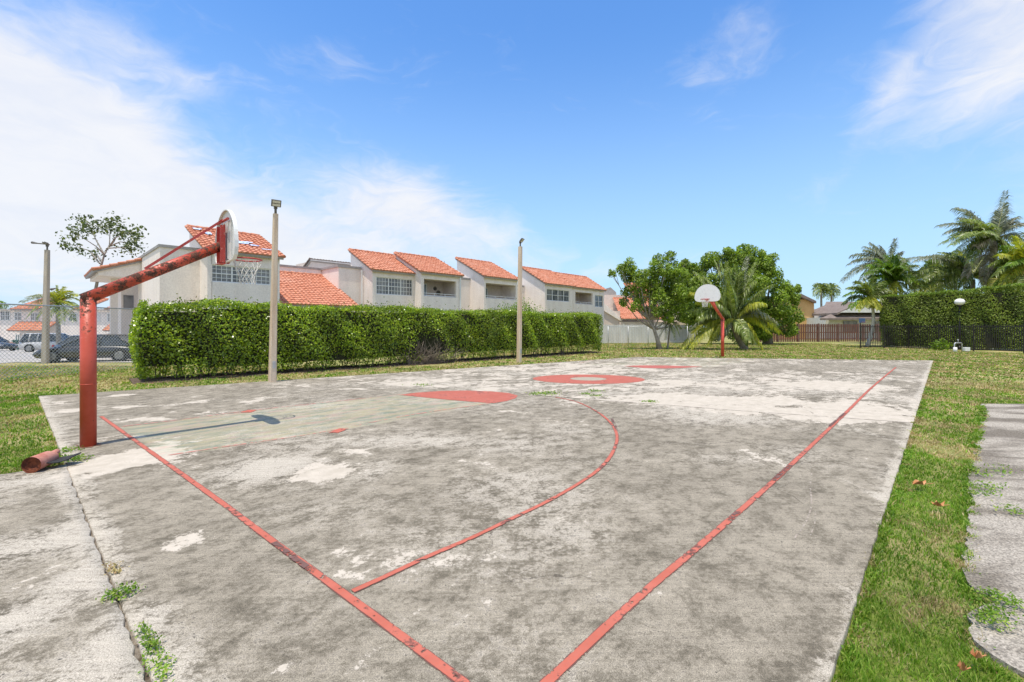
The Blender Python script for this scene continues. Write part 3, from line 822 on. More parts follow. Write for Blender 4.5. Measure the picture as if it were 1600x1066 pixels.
def wall_open(mb, p, eu, en, w_, z0, z1, ops, th=.2):
    """wall from p along eu with thickness th towards en, cut by openings (a0, a1, b0, b1)"""
    def bx(a0, a1, b0, b1):
        if a1 - a0 < 1e-3 or b1 - b0 < 1e-3: return
        q = p + eu * a0 + Z * b0
        mb.prism([q, q + eu * (a1 - a0), q + eu * (a1 - a0) + Z * (b1 - b0), q + Z * (b1 - b0)], en * th)
    a = 0
    for o in sorted(ops):
        bx(a, o[0], z0, z1); bx(o[0], o[1], z0, o[2]); bx(o[0], o[1], o[3], z1); a = o[1]
    bx(a, w_, z0, z1)


def window(root, p, eu, en, w_, h, lites=3, mun=(4, 4), glass='glass', name='window', fw=.055, mw=.022, midrail=True):
    """p lower-left of the opening on the wall face, en pointing into the wall"""
    f = MB(); q = p + en * .05
    def bar(a0, a1, b0, b1, d0=0.0, d1=.06):
        c = q + eu * a0 + Z * b0 + en * d0; f.prism([c, c + eu * (a1 - a0), c + eu * (a1 - a0) + Z * (b1 - b0), c + Z * (b1 - b0)], en * (d1 - d0))
    bar(0, w_, 0, fw); bar(0, w_, h - fw, h); bar(0, fw, fw, h - fw); bar(w_ - fw, w_, fw, h - fw)
    lw = w_ / lites
    for i in range(1, lites): bar(i * lw - fw * .6, i * lw + fw * .6, fw, h - fw, .003)
    if midrail:
        for i in range(lites): bar(i * lw + fw * .6 + .004, (i + 1) * lw - fw * .6 - .004, h * .5 - .022, h * .5 + .022, .006, .05)
    for i in range(lites):
        for k in range(1, mun[0]): bar(i * lw + lw * k / mun[0] - mw / 2, i * lw + lw * k / mun[0] + mw / 2, fw, h - fw, .012, .04)
        for k in range(1, mun[1]):
            if midrail and k * 2 == mun[1]: continue
            bar(i * lw + fw * .6, (i + 1) * lw - fw * .6, h * k / mun[1] - mw / 2, h * k / mun[1] + mw / 2, .014, .038)
    fo = f.build(name, M['white_frame'], root)
    g = MB(); c = q + en * .045; g.prism([c, c + eu * w_, c + eu * w_ + Z * h, c + Z * h], en * .02); g.build('pane', M[glass], fo)
    return fo


def sill(mb, p, eu, en, w_): mb.box(p + eu * (w_ / 2) - en * .04 - Z * .04, w_ + .12, .10, .07, eu, en)


def balcony(root, p, eu, en, w_, h, depth, below=.0, deco=False):
    """open loggia: p lower-left of opening"""
    b = MB(); i0 = p + en * .2
    zb = -.95
    q = i0 + Z * zb
    for a, b_, c in ((q - eu * .05 + en * depth, eu * (w_ + .1), Z * (h - zb)),):
        b.prism([a, a + b_, a + b_ + c, a + c], en * .12)
    for a in (q - eu * .17, q + eu * (w_ + .05)): b.prism([a, a + en * (depth + .12), a + en * (depth + .12) + Z * (h - zb + .1), a + Z * (h - zb + .1)], eu * .12)
    a = q - eu * .05; b.prism([a, a + eu * (w_ + .1), a + eu * (w_ + .1) + en * depth, a + en * depth], Z * -.1)
    a = i0 - eu * .05 + Z * (h + .003); b.prism([a, a + eu * (w_ + .1), a + eu * (w_ + .1) + en * depth, a + en * depth], Z * .08)
    bo = b.build('balcony', M['balcony_wall'], root)
    r = MB(); a = p + en * .09
    r.prism([a + Z * .03, a + eu * w_ + Z * .03, a + eu * w_ + Z * .08, a + Z * .08], en * .05)
    r.prism([a - Z * .003 + Z * .20, a + eu * w_ + Z * .197, a + eu * w_ + Z * .235, a + Z * .235], en * .05)
    n = 3
    for k in range(n + 1):
        c = a + eu * (w_ * k / n * .98 + .01); r.box(c + Z * .14, .035, .035, .13, eu, en)
    r.build('railing', M['white_frame'], bo)
    d0 = .04 * w_; dw = w_ * .46
    window(root, i0 + en * (depth - .10) + eu * d0 + Z * (zb + .02), eu, en, dw, 2.0, 2, (1, 1), 'glass_blue', 'patio_door', .09, .02, False)
    if deco:
        dd = MB()
        for x_, z_, r_ in ((.76, .62, .14), (.87, .36, .17)):
            c = i0 + en * (depth - .03) + eu * (w_ * x_) + Z * (h * z_)
            for ring in (1.0, .55): dd.tube([c + (eu * math.cos(t) + Z * math.sin(t)) * r_ * ring for t in np.linspace(0, 2 * math.pi, 13)], .022, 5)
            for t in np.linspace(0, math.pi, 5)[:-1]: dd.tube([c - (eu * math.cos(t) + Z * math.sin(t)) * r_, c + (eu * math.cos(t) + Z * math.sin(t)) * r_], .014, 4)
        dd.build('wall_ornament', M['lamp_metal'], bo)
    return bo


def townhouse(label, eL, eR, t0, ridge, nxt, openings, body_z=5.75, stucco='stucco', s0f=None):
    s0, ze = st(*eL, t0); s1, zr_ = st(*eR, t0); ze = (ze + zr_) / 2
    tr = t_of(ridge[0], s0); zr = zat(ridge[1], s0, tr); rd = tr - t0
    root = thing('townhouse', label, 'townhouse', B(s0, t0, GZ), 'townhouses in a row behind the long hedge')
    wl = MB()
    ops = []
    for o in openings:
        (x0, y0, x1, y1) = o[:4]
        a0, zt0 = st(x0, y0, t0); a1, zt1 = st(x1, y1, t0); _, zb0 = st(x0, o[5], t0) if len(o) > 5 else (0, zt1)
        top = zat(y0, a0, t0); bot = zat(y1, a1, t0)
        ops.append((a0 - s0, a1 - s0, bot, top, o[4]))
    for o in ops: pass
    w_ = s1 - s0; zu = GZ + .002
    wall_open(wl, B(s0 + .2, t0), U, V, w_ - .4, zu, ze - .06, [(o[0] - .2, o[1] - .2, o[2], o[3]) for o in ops])
    sl_ = (zr - ze) / rd
    for s_ in (s0, s1 - .2):
        wl.prism([B(s_, t0, zu), B(s_, t0, ze - .06), B(s_, t0 + rd, zr - .06), B(s_, t0 + rd, zu)], U * .2)
    # back wall of the raised part and the flat-roofed body behind it
    wl.prism([B(s0 + .2, t0 + rd - .2, 4), B(s1 - .2, t0 + rd - .2, 4), B(s1 - .2, t0 + rd - .2, zr - .1), B(s0 + .2, t0 + rd - .2, zr - .1)], V * .17)
    wl.prism([B(s0 + .03, t0 + 2.6, zu), B(nxt, t0 + 2.6, zu), B(nxt, t0 + 2.6, body_z), B(s0 + .03, t0 + 2.6, body_z)], V * 6.5)
    wo = wl.build('wall', M[stucco], root)
    fa = MB(); fa.prism([B(s0 + .23, t0 + 2.56, body_z - .14), B(nxt - .02, t0 + 2.56, body_z - .14), B(nxt - .02, t0 + 2.56, body_z + .03), B(s0 + .23, t0 + 2.56, body_z + .03)], V * 6.6)
    fa.build('parapet_cap', M['fascia'], root)
    es = (V * rd + Z * (zr - ze)).normalized(); ln = math.hypot(rd, zr - ze)
    tiled_roof(root, B(s0 - .12, t0, ze) - es * .28, U, w_ + .24, es, ln + .28)
    for o in ops:
        p = B(s0 + o[0], t0, o[2]); ww, hh = o[1] - o[0], o[3] - o[2]
        kind = o[4]
        if kind[0] == 'win': window(root, p, U, V, ww, hh, kind[1], kind[2])
        else: balcony(root, p, U, V, ww, hh, 1.5, deco=kind[1])
    return root, s0, s1, ze, zr


ROW = 'townhouses in a row behind the long hedge'
A_, a0, a1, _, _ = townhouse('stucco townhouse with a three-part grid window, joined left of the ornamented balcony', (582, 420), (648, 424.6), 0, (548, 391), 3.25, [(588, 432, 645, 463, ('win', 3, (4, 4)))])
Bu, b0, b1, _, _ = townhouse('stucco townhouse whose open balcony has white doors and round wall ornaments', (658, 424), (718.5, 427.5), -.9, (619, 396), 10.05, [(662.5, 435.5, 713, 465.5, ('bal', True))])
Cu, c0, c1, _, _ = townhouse('stucco townhouse with a lone red roof and open balcony, left of the farther lamp post', (756.3, 430.3), (808.5, 435), 0, (714, 403.7), 17.85, [(759, 442, 806, 469, ('bal', False))], 5.7)
Du, d0, d1, _, _ = townhouse('stucco townhouse with a four-part window, right of the farther lamp post', (851.5, 441), (895, 445.5), 0, (815.5, 417.7), 22.25, [(854.5, 451, 890, 472, ('win', 4, (1, 2)))], 5.9)
Eu, e0_, e1_, _, _ = townhouse('stucco townhouse at the far right row end, a narrow window beside its balcony', (895.3, 446), (943.6, 452.2), 0, (866, 426.5), 28.3, [(899, 456, 926, 476.5, ('bal', False)), (929.5, 461, 942.5, 480.5, ('win', 2, (1, 2)))], 5.8)
# downpipes
for r_, s_, t_ in ((A_, -.13, 1.15), (Bu, b1 - .06, -.98)):
    MB().box(B(s_, t_ - .05, 2.75), .09, .07, 5.5, U, V).build('downpipe', M['white_frame'], r_)
# antenna on the far roof
# small dish and whip on roof of the second unit: its own thing
an = thing('antenna', 'small thin antenna leaning on the roof gap left of the lone red roof', 'antenna', B(6.9, 1.4, 5.9))
MB().tube([B(6.9, 1.4, 5.75), B(7.15, 1.5, 6.9)], .02, 5).build('mast', M['lamp_metal'], an)
MB().tube([B(6.95, 1.35, 6.3), B(7.3, 1.45, 6.55)], .012, 5).build('arm', M['lamp_metal'], an)

# --- the low flat-roofed unit with the wide lower roof (between the big corner house and the row)
root = thing('townhouse', 'low flat-topped townhouse with a wide red lower roof sloping down behind the hedge', 'townhouse', B(-4, 3.9, GZ), ROW)
wl = MB(); zz = 5.58
wl.prism([B(-6.2, 3.9, GZ), B(-1.62, 3.9, GZ), B(-1.62, 3.9, zz), B(-6.2, 3.9, zz)], V * 6)
wl.prism([B(-1.60, 1.4, GZ), B(-.02, 1.4, GZ), B(-.02, 1.4, zz), B(-1.60, 1.4, zz)], V * 8.4)
wl.prism([B(-6.0, -.62, GZ), B(-1.9, -.62, GZ), B(-1.9, -.62, 3.0), B(-6.0, -.62, 3.0)], V * 4.5)
wl.build('wall', M['stucco'], root)
fa = MB(); fa.prism([B(-6.2, 3.86, zz), B(-1.66, 3.86, zz), B(-1.66, 3.86, zz + .14), B(-6.2, 3.86, zz + .14)], V * 6)
fa.prism([B(-1.66, 1.34, zz), B(-.05, 1.34, zz), B(-.05, 1.34, zz + .14), B(-1.66, 1.34, zz + .14)], V * 8.5)
fa.build('parapet_cap', M['fascia'], root)
e0 = B(0, -1.1, 2.92); e1 = B(0, 3.88, 5.2); es = (V * 4.98 + Z * 2.28).normalized()
tiled_roof(root, B(-6.25, -1.1, 2.92), U, 4.7, es, (e1 - e0).length - .02)
# raised shed roof further back, tile edge facing the court
root = thing('townhouse', 'tan townhouse further back, only its dark tiled top edge showing above flat roofs', 'townhouse', B(-2, 9, GZ), ROW)
sA, _z = st(486, 404, 8.8); zK = zat(404, sA, 8.8); sB, _z = st(600, 412, 8.8)
wl = MB(); wl.prism([B(sA, 8.8, GZ), B(sB, 8.8, GZ), B(sB, 8.8, zK - .2), B(sA, 8.8, zK - .2)], V * 3); wl.build('wall', M['stucco_tan'], root)
es = (V * 3.4 - Z * 1.6).normalized()
tiled_roof(root, B(sA - .1, 8.7, zK - .05), U, sB - sA + .2, es, 3.6, 'tile_dark', rake=True)

# --- big corner house on the left
root = thing('townhouse', 'large corner townhouse with blue tarp on its red roof, behind the near hoop', 'townhouse', B(-9.67, -2, GZ), ROW)
t0 = -2.0; s0, ze = st(324, 387, t0); s1, _ = st(437, 397.2, t0); tr = t_of(296, s0); zr = zat(355, s0, tr); rd = tr - t0
wx0, _ = st(330, 412.6, t0); wx1, _ = st(423.5, 446, t0); wzt = zat(412.6, wx0, t0); wzb = zat(446, wx1, t0)
wl = MB()
wall_open(wl, B(s0 + .2, t0), U, V, s1 - s0 - .4, GZ + .002, ze - .06, [(wx0 - s0 - .2, wx1 - s0 - .2, wzb, wzt)])
for s_ in (s0, s1 - .2): wl.prism([B(s_, t0, GZ), B(s_, t0, ze - .06), B(s_, t0 + rd, zr - .06), B(s_, t0 + rd, GZ)], U * .2)
wl.prism([B(s0 + .2, t0 + rd - .2, 4), B(s1 - .2, t0 + rd - .2, 4), B(s1 - .2, t0 + rd - .2, zr - .1), B(s0 + .2, t0 + rd - .2, zr - .1)], V * .17)
sc = -11.25; zf = 5.42
wl.prism([B(sc, -.6, GZ), B(s0 + .1, -.6, GZ), B(s0 + .1, -.6, zf), B(sc, -.6, zf)], V * 6.35)
wl.prism([B(s0 + .12, .4, GZ), B(s1 - .22, .4, GZ), B(s1 - .22, .4, zf - .01), B(s0 + .12, .4, zf - .01)], V * 5.3)
wl.build('wall', M['stucco'], root)
fa = MB(); fa.prism([B(sc - .05, -.65, zf), B(s0 + .02, -.65, zf), B(s0 + .02, -.65, zf + .13), B(sc - .05, -.65, zf + .13)], V * 6.45)
fa.build('parapet_cap', M['fascia'], root)
es = (V * rd + Z * (zr - ze)).normalized(); ln = math.hypot(rd, zr - ze)
rf = tiled_roof(root, B(s0 - .12, t0, ze) - es * .28, U, s1 - s0 + .24, es, ln + .28)
window(root, B(wx0, t0, wzb), U, V, wx1 - wx0, wzt - wzb, 3, (4, 4))
# torn scraps of blue tarpaulin lying over the tiles
nr_ = U.cross(es); nr_ = nr_ if nr_.z > 0 else -nr_
rt = random.Random(5)
for cu, cs, lu, ls in ((1.75, 1.55, 1.5, .55), (1.1, 1.9, .7, .5), (2.75, .55, .7, .22), (.25, 3.3, .55, .5), (.55, 2.6, .4, .7), (2.3, 1.1, .7, .3)):
    c = B(s0, t0, ze) + U * cu + es * cs + nr_ * .095; pts = []
    for k in range(14):
        a = 2 * math.pi * k / 14; r_ = rt.uniform(.55, 1.05)
        pts.append(c + U * (math.cos(a) * lu / 2 * r_) + es * (math.sin(a) * ls / 2 * r_) + nr_ * rt.uniform(-.015, .03))
    MB().add([c + nr_ * .03] + pts, [(0, k + 1, (k + 1) % 14 + 1) for k in range(14)]).build('tarpaulin', M['tarp'], rf)
# canopy with its own tiled slope on the far side
sk = sc - 1.75; tk0, tk1 = 4.6, 9.5
wl = MB()
zc0, zc1 = 4.35, 5.35
wl.add([B(sk, tk0, zc0), B(sc, tk0, zc0 - .02), B(sc, tk0, zc1), B(sk, tk0, zc0 + .28), B(sk, tk1, zc0), B(sc, tk1, zc0 - .02), B(sc, tk1, zc1), B(sk, tk1, zc0 + .28)],
       [(0, 1, 2, 3), (7, 6, 5, 4), (0, 4, 5, 1), (0, 3, 7, 4), (2, 6, 7, 3)])
wl.prism([B(sc - 1.15, 5.9, GZ), B(sc - .85, 5.9, GZ), B(sc - .85, 5.9, zc0), B(sc - 1.15, 5.9, zc0)], V * .5)
wl.prism([B(sc - .6, 7.0, GZ), B(sc + .5, 7.0, GZ), B(sc + .5, 7.0, zc0 - .03), B(sc - .6, 7.0, zc0 - .03)], V * 2)
wl.build('porch', M['stucco'], root)
es2 = (U * (sc - sk + .2) + Z * (zc1 - zc0 - .28)).normalized()
tiled_roof(root, B(sk - .25, tk0 - .1, zc0 + .27), V, tk1 - tk0, es2, 2.2, name='porch_roof')
MB().prism([B(sc - .5, 6.96, 2.7), B(sc - .05, 6.96, 2.7), B(sc - .05, 6.96, 3.5), B(sc - .5, 6.96, 3.5)], V * .03).build('window', M['glass'], root)

# --- building beyond the row on the right (pink wall, red roofs)
def fbox(mb, x0, y0, x1, y1, d, depth):
    """box facing the court whose face spans photo columns/rows at distance d"""
    a, b, = P(x0, y1, d), P(x1, y1, d); c = P(x1, y0, d); e = P(x0, y0, d)
    mb.prism([a, b, c, e], Vector((0, depth, 0)))


def sloped(root, x0, x1, ye, yr, d, depth, mt='tile', x0r=None, x1r=None, rake=True, name='roof'):
    a = P(x0, ye, d); b = P(x1, ye, d); top = H + (HY - yr) / F * (d + depth)
    eu = (b - a).normalized(); es_ = Vector((0, depth, top - a.z)); l_ = es_.length
    tiled_roof(root, a, eu, (b - a).length, es_.normalized(), l_, mt, rake=rake, name=name)


root = thing('apartment_building', 'pinkish building with red roofs beyond the hedge end, behind the leafy tree', 'building', P(1010, 540, 56))
wl = MB(); fbox(wl, 968, 503, 1080, 537, 53, 8); fbox(wl, 944, 461, 1075, 530, 57.4, 6); fbox(wl, 944, 486, 969, 537, 53.2, 4)
wl.build('wall', M['stucco_tan'], root)
sloped(root, 972, 1040, 498.5, 466, 52.6, 4.6)
MB().prism([P(940, 470, 53), P(972, 499, 53), P(972, 503, 53), P(944, 486, 53)], Vector((0, 4, 0))).build('gable', M['stucco'], root)
f2 = MB(); fbox(f2, 1040, 497.5, 1085, 500.5, 52.5, .3); f2.build('fascia', M['white_frame'], root)
sloped(root, 990, 1050, 462, 443, 57.2, 5)
r3 = MB(); r3.prism([P(943, 452, 58), P(954, 449, 58), P(963, 457, 58), P(963, 462, 58), P(943, 462, 58)], Vector((0, 5, 0))); r3.build('gable', M['fascia'], root)

# --- row houses past the parking lot (far left)
def rowhouse(label, x0, x1, d, uppers, lowers, wins, doors):
    root = thing('row_house', label, 'row house', P((x0 + x1) / 2, 546, d), 'tan houses across the parking lot')
    wl = MB(); fbox(wl, x0, 483, x1, 548, d, 8); wl.build('wall', M['stucco'], root)
    for a, b in uppers: sloped(root, a, b, 483, 467.5, d - .4, 3.4)
    for a, b in lowers: sloped(root, a, b, 516.5, 504, d - 1.3, 1.28, name='porch_roof')
    for a, b, c, e in wins:
        p = P(a, e, d); q = P(b, c, d); window(root, p - Vector((0, .1, 0)), Vector((1, 0, 0)), Vector((0, 1, 0)), q.x - p.x, q.z - p.z, 2, (2, 2), fw=.07, mw=.03)
    for a, b, c, e in doors:
        p = P(a, e, d); q = P(b, c, d); window(root, p - Vector((0, .1, 0)), Vector((1, 0, 0)), Vector((0, 1, 0)), q.x - p.x, q.z - p.z, 2, (1, 1), 'glass_blue', 'door', .1, .02, False)
    MB().box(P((x0 + x1) / 2, 484.5, d - .2), (x1 - x0) / F * d, .3, .12).build('fascia', M['fascia'], root)


rowhouse('two-storey tan house across the parking lot, seen left of the near hoop pole', -45, 127, 52, [(17, 57), (116, 127)], [(11, 46), (47.5, 69)],
         [(1, 16, 486, 501), (23, 34, 488, 501), (48, 62, 489, 501), (91, 97, 489, 501), (107, 121, 490, 502)], [(24, 32, 522, 545), (40, 54, 522, 540)])
rowhouse('two-storey tan house across the parking lot, seen just right of the near hoop pole', 130, 236, 52.5, [(164, 192), (200, 230)], [(161, 192), (200, 222)],
         [(153, 157, 489, 503), (168, 176, 490, 503), (177, 190, 490, 503)], [(168, 184, 520, 540)])

# --- houses beyond the red fence (right)
M['shingle'] = mat('brown_shingle', (.16, .125, .105), (.24, .195, .17), 3, .95, .6, 20, lo=.3, hi=.7)
M['pale_wall'] = mat('pale_wall', (.66, .66, .64), (.58, .58, .56), 2, .9)
M['yellow_wall'] = mat('yellow_wall', (.62, .40, .17), (.56, .35, .15), 1, .9)
root = thing('bungalow', 'low bungalow with brown shingle roof and white gable behind the red fence', 'house', P(1335, 533, 62))
wl = MB(); fbox(wl, 1290, 496, 1400, 534, 62, 10); wl.build('wall', M['pale_wall'], root)
g_ = MB(); g_.prism([P(1313, 488.5, 60.82), P(1384, 488.5, 60.82), P(1346, 475.2, 60.82)], Vector((0, 2, 0))); g_.build('gable', M['pale_wall'], root)
r_ = MB()
a, b, c, e = P(1281, 497.5, 60.8), P(1400, 496.5, 60.8), P(1400, 487, 62.6), P(1306, 487.8, 62.6); r_.add([a, b, c, e] + [q - Z * .25 for q in (a, b, c, e)], [(0, 1, 2, 3), (0, 4, 5, 1), (1, 5, 6, 2), (3, 2, 6, 7), (0, 3, 7, 4), (4, 7, 6, 5)])
ap = P(1346, 472.5, 60.9); back = Vector((0, 7, 0)); lf = P(1308, 489, 60.9); rt_ = P(1388, 489, 60.9)
for q0, q1 in ((lf, ap), (ap, rt_)): r_.prism([q0, q1, q1 - Z * .28, q0 - Z * .28], back)
a, b, c, e = P(1286, 483, 66), P(1400, 483, 66), P(1392, 471.5, 70), P(1291, 471.5, 70)
r_.add([a, b, c, e] + [q - Z * .3 for q in (a, b, c, e)], [(0, 1, 2, 3), (0, 4, 5, 1), (1, 5, 6, 2), (3, 2, 6, 7), (0, 3, 7, 4), (4, 7, 6, 5)])
r_.build('roof', M['shingle'], root)
w2 = MB(); fbox(w2, 1292, 482, 1397, 500, 66.4, 5); w2.build('upper_wall', M['pale_wall'], root)
for x0_, x1_ in ((1318, 1340), (1368, 1378)):
    w3 = MB(); fbox(w3, x0_, 502, x1_, 520, 61.9, .06); w3.build('window', M['glass'], root)
root = thing('stucco_house', 'tall yellow stucco house with dark tiled roof edge between the big tree and the palms', 'house', P(1255, 533, 66))
wl = MB(); fbox(wl, 1225, 468, 1272, 534, 66, 10); wl.build('wall', M['yellow_wall'], root)
r_ = MB(); r_.prism([P(1226, 462, 65.5), P(1252, 459, 65.5), P(1275.5, 470.5, 65.5), P(1275.5, 474, 65.5), P(1252, 464, 65.5), P(1226, 468, 65.5)], Vector((0, 10.5, 0))); r_.build('roof', M['shingle'], root)
# ------------------------------------------------------------------ fences
# chain-link fence on the left
def chain_fence(label, p0, p1, h, cell, wire_r, post_every, wire_m, rail_r=.024, root_name='chain_link_fence'):
    d = (p1 - p0); L = d.length; d.normalize(); nrm = Vector((-d.y, d.x, 0))
    root = thing(root_name, label, 'fence', p0.lerp(p1, .5))
    # woven diamonds: two families of slanted wires
    vs = []; fs = []
    def bar(a, b, r):
        n = len(vs)
        for q in (a, b):
            for o_ in (nrm * r + d * 0, -nrm * r * .5 + d * r * .87, -nrm * r * .5 - d * r * .87): vs.append(q + o_)
        for k in range(3): fs.append((n + k, n + (k + 1) % 3, n + 3 + (k + 1) % 3, n + 3 + k))
    k = -int(h / cell) - 1
    z0 = .04
    while k * cell < L:
        for sgn in (1, -1):
            a0 = k * cell; a1 = a0 + (h - z0) * .92
            lo, hi = max(a0, 0), min(a1, L)
            if hi > lo:
                za = z0 + (lo - a0) / .92; zb = z0 + (hi - a0) / .92
                if sgn < 0: za, zb = h + z0 - za, h + z0 - zb
                bar(p0 + d * lo + Z * za + nrm * .004 * sgn, p0 + d * hi + Z * zb + nrm * .004 * sgn, wire_r)
        k += 1
    mesh_np('wire_mesh', [tuple(v) for v in vs], fs, M[wire_m], root)
    n = max(1, round(L / post_every))
    for i in range(n + 1):
        q = p0 + d * (L * i / n) - nrm * .05
        MB().tube([q, q + Z * (h + .04)], .032, 8).ellipsoid(q + Z * (h + .05), .04, .04, .03, 8, 5).build('post', M['galv'], root)
    MB().tube([p0 + Z * h, p1 + Z * h], rail_r, 8).build('top_rail', M['galv'], root)
    return root


dF = (Vector((-15.3, 19.4, 0)) - Vector((-16.35, 13.8, 0)))
chain_fence('tall grey chain link fence on the grass between the court and the parking lot', Vector((-16.35, 13.8, GZ)) - dF * .9, Vector((-15.3, 19.4, GZ)), 2.45, .115, .0075, 5.8, 'wire')
chain_fence('low far chain link fence with thin grey posts in front of the white fence', P(950, 541, 38) * 1.0 + Vector((0, 0, GZ - P(950, 541, 38).z)), Vector((P(1078, 541, 38).x, 38.6, GZ)), 1.75, .30, .005, 1.75, 'galv', .02)


def board_fence(name, label, px0, px1, d0, d1, ztop, board_w, gap, m, post_every=2.4, mt_post=None, style='shadow'):
    a = Vector(((px0 - CX) / F * d0, d0, GZ)); b = Vector(((px1 - CX) / F * d1, d1, GZ))
    d = (b - a); L = d.length; d.normalize(); nrm = Vector((-d.y, d.x, 0))
    root = thing(name, label, 'fence', a.lerp(b, .5))
    bd = MB(); n = int(L / (board_w + gap)); rr = random.Random(3)
    for i in range(n):
        c = a + d * ((i + .5) * (board_w + gap)); off = (.055 if (i % 2 and style == 'shadow') else -.055)
        h_ = ztop + rr.uniform(-.02, .02)
        bd.box(c + nrm * off + Z * (h_ / 2 + .04), board_w, .02, h_, d, nrm)
    bd.build('boards', M[m], root)
    rl = MB()
    for zz in (.35, ztop * .55, ztop - .18): rl.box(a.lerp(b, .5) + Z * zz, L, .06, .09, d, nrm)
    rl.build('rails', M[m], root)
    k = int(L / post_every)
    for i in range(k + 1):
        MB().box(a + d * (i * post_every + .03) + Z * ((ztop + .12) / 2), .11, .14, ztop + .12, d, nrm).build('post', M[mt_post or m], root)
    return root


M['red_board'] = mat('red_brown_board', (.21, .10, .08), (.15, .075, .06), 2.5, .9, stretch=(3, 3, .4))
M['red_post'] = mat('weathered_post', (.20, .13, .12), (.26, .18, .16), 5, .9)
M['white_board'] = mat('white_board', (.66, .66, .65), (.54, .54, .53), 1.2, .85, stretch=(3, 3, .4))
board_fence('wooden_fence', 'long red-brown shadowbox wooden fence at the back of the lawn', 1183, 1400, 51, 53, 2.0, .15, -.012, 'red_board', 2.5, 'red_post')
board_fence('wooden_fence', 'weathered white picket and panel fence beyond the thin chain link', 938, 1092, 47, 50, 1.9, .17, .035, 'white_board', 2.6, 'white_board', 'flat')

# black picket fence round the pool area
root = thing('picket_fence', 'black metal picket fence in front of the tall clipped hedge', 'fence', G(1470, 546))
pts = [Vector((28.25, 36.9, GZ)), G(1419, 544.5, GZ), G(1521, 548.8, GZ), G(1600, 552.5, GZ), G(1600, 552.5, GZ) + (G(1600, 552.5, GZ) - G(1521, 548.8, GZ)) * 1.0]
pk_ = MB(); rl = MB(); ph = 1.86
for a, b in zip(pts[:-1], pts[1:]):
    d = (b - a); L = d.length; d.normalize(); n = int(L / .125); nrm = Vector((-d.y, d.x, 0))
    for i in range(n): pk_.box(a + d * (i * L / n) + Z * (ph / 2 + .06), .030, .030, ph - .1, d, nrm)
    for zz in (.16, ph - .13): rl.box(a.lerp(b, .5) + Z * zz, L, .035, .05, d, nrm)
pk_.build('pickets', M['black_metal'], root); rl.build('rails', M['black_metal'], root)
for a, b in zip(pts[:-1], pts[1:]):
    L = (b - a).length; k = max(1, round(L / 2.0))
    for i in range(k): MB().box(a.lerp(b, i / k) + Z * (ph / 2 + .03), .065, .065, ph + .08).build('post', M['black_metal'], root)

# ------------------------------------------------------------------ hedges
def shell_leaves(r, n, a, b, thick, h, zb, front=True, top_wave=.06, bulge=.12, dens=None):
    """points on the outside of a clipped hedge running from a to b (a-b is the front foot line), thick behind it"""
    d = (b - a); L = d.length; d = d / L; nb = Vector((-d.y, d.x, 0))
    fr = [(L * (h - zb), 0), (L * thick, 1), (thick * (h - zb), 2), (thick * (h - zb), 3), (L * (h - zb) * .3, 4)]
    tot = sum(f for f, _ in fr); C = []; N = []
    for f, kind in fr:
        m = int(n * f / tot)
        u = r.uniform(-.2, L + .2, m); v = r.uniform(0, 1, m); dep = np.abs(r.normal(0, .09, m)) - .035
        wob = .10 * np.sin(u * 2.1 + 1) + .08 * np.sin(u * 4.3 + v * 5) + .07 * np.sin(v * 7 + u * 3.1)
        top = h + top_wave * np.sin(u * .9) + .05 * np.sin(u * 3.7) - .16 * np.clip(1.6 - u, 0, 1.6) * (h < 3)
        if kind == 0:
            z = zb + (top - zb) * v; t = dep + wob - bulge * np.sin(v * math.pi) + .25 * np.clip(.25 - v, 0, 1) + .25 * np.clip(v - .93, 0, 1) * 2; nn = (-nb.x, -nb.y, .25)
        elif kind == 1:
            z = top - dep * 1.2 + .03 * r.normal(0, 1, m); t = v * thick; nn = (0, 0, 1)
        elif kind in (2, 3):
            z = zb + (top - zb) * r.uniform(0, 1, m); t = v * thick; q = .25 * np.sin((z - zb) / (h - zb) * math.pi) + dep * -1
            u = np.where(kind == 2, -q, L + q); nn = (-d.x, -d.y, .2) if kind == 2 else (d.x, d.y, .2)
        else:
            z = zb + (top - zb) * v; t = thick - dep; nn = (nb.x, nb.y, .2)
        C.append(np.stack([a.x + d.x * u + nb.x * t, a.y + d.y * u + nb.y * t, z], 1)); N.append(np.tile(nn, (m, 1)))
    C = np.concatenate(C); N = np.concatenate(N)
    if dens is not None:
        k = dens(C, r); C, N = C[k], N[k]
    return C, N


rh = np.random.default_rng(11)
ha, hb = G(226, 598.5, GZ), G(938, 551.5, GZ)
hd = (hb - ha).normalized(); hn = Vector((-hd.y, hd.x, 0)); HL = (hb - ha).length
GAP = G(700, 571).x, G(700, 571).y


def hedge_dens(C, r):
    u = (C[:, 0] - ha.x) * hd.x + (C[:, 1] - ha.y) * hd.y; z = C[:, 2]
    ug = (G(705, 571) - ha).dot(hd)
    bare = np.exp(-((u - ug) / 1.15) ** 2 - ((z - .75) / .75) ** 2)
    keep = r.random(len(C)) > bare * 1.25
    # the skirt is ragged: leaves stop higher further along the hedge
    sk = .10 + .35 * np.clip((u - 6) / 14, 0, 1) * (.6 + .5 * np.sin(u * 2.6))
    return keep & (z > sk + r.normal(0, .07, len(C)))


C, N = shell_leaves(rh, 88000, ha, hb, 1.7, 2.47, .06, dens=hedge_dens)
root = thing('hedge', 'long clipped green hedge with one dead bare patch running beside the court', 'hedge', ha.lerp(hb, .5))
v_, f_ = leafcloud(C, N, .088, .75, .58, rh)
mesh_np('foliage', v_, f_, M['leaf_hedge'], root)
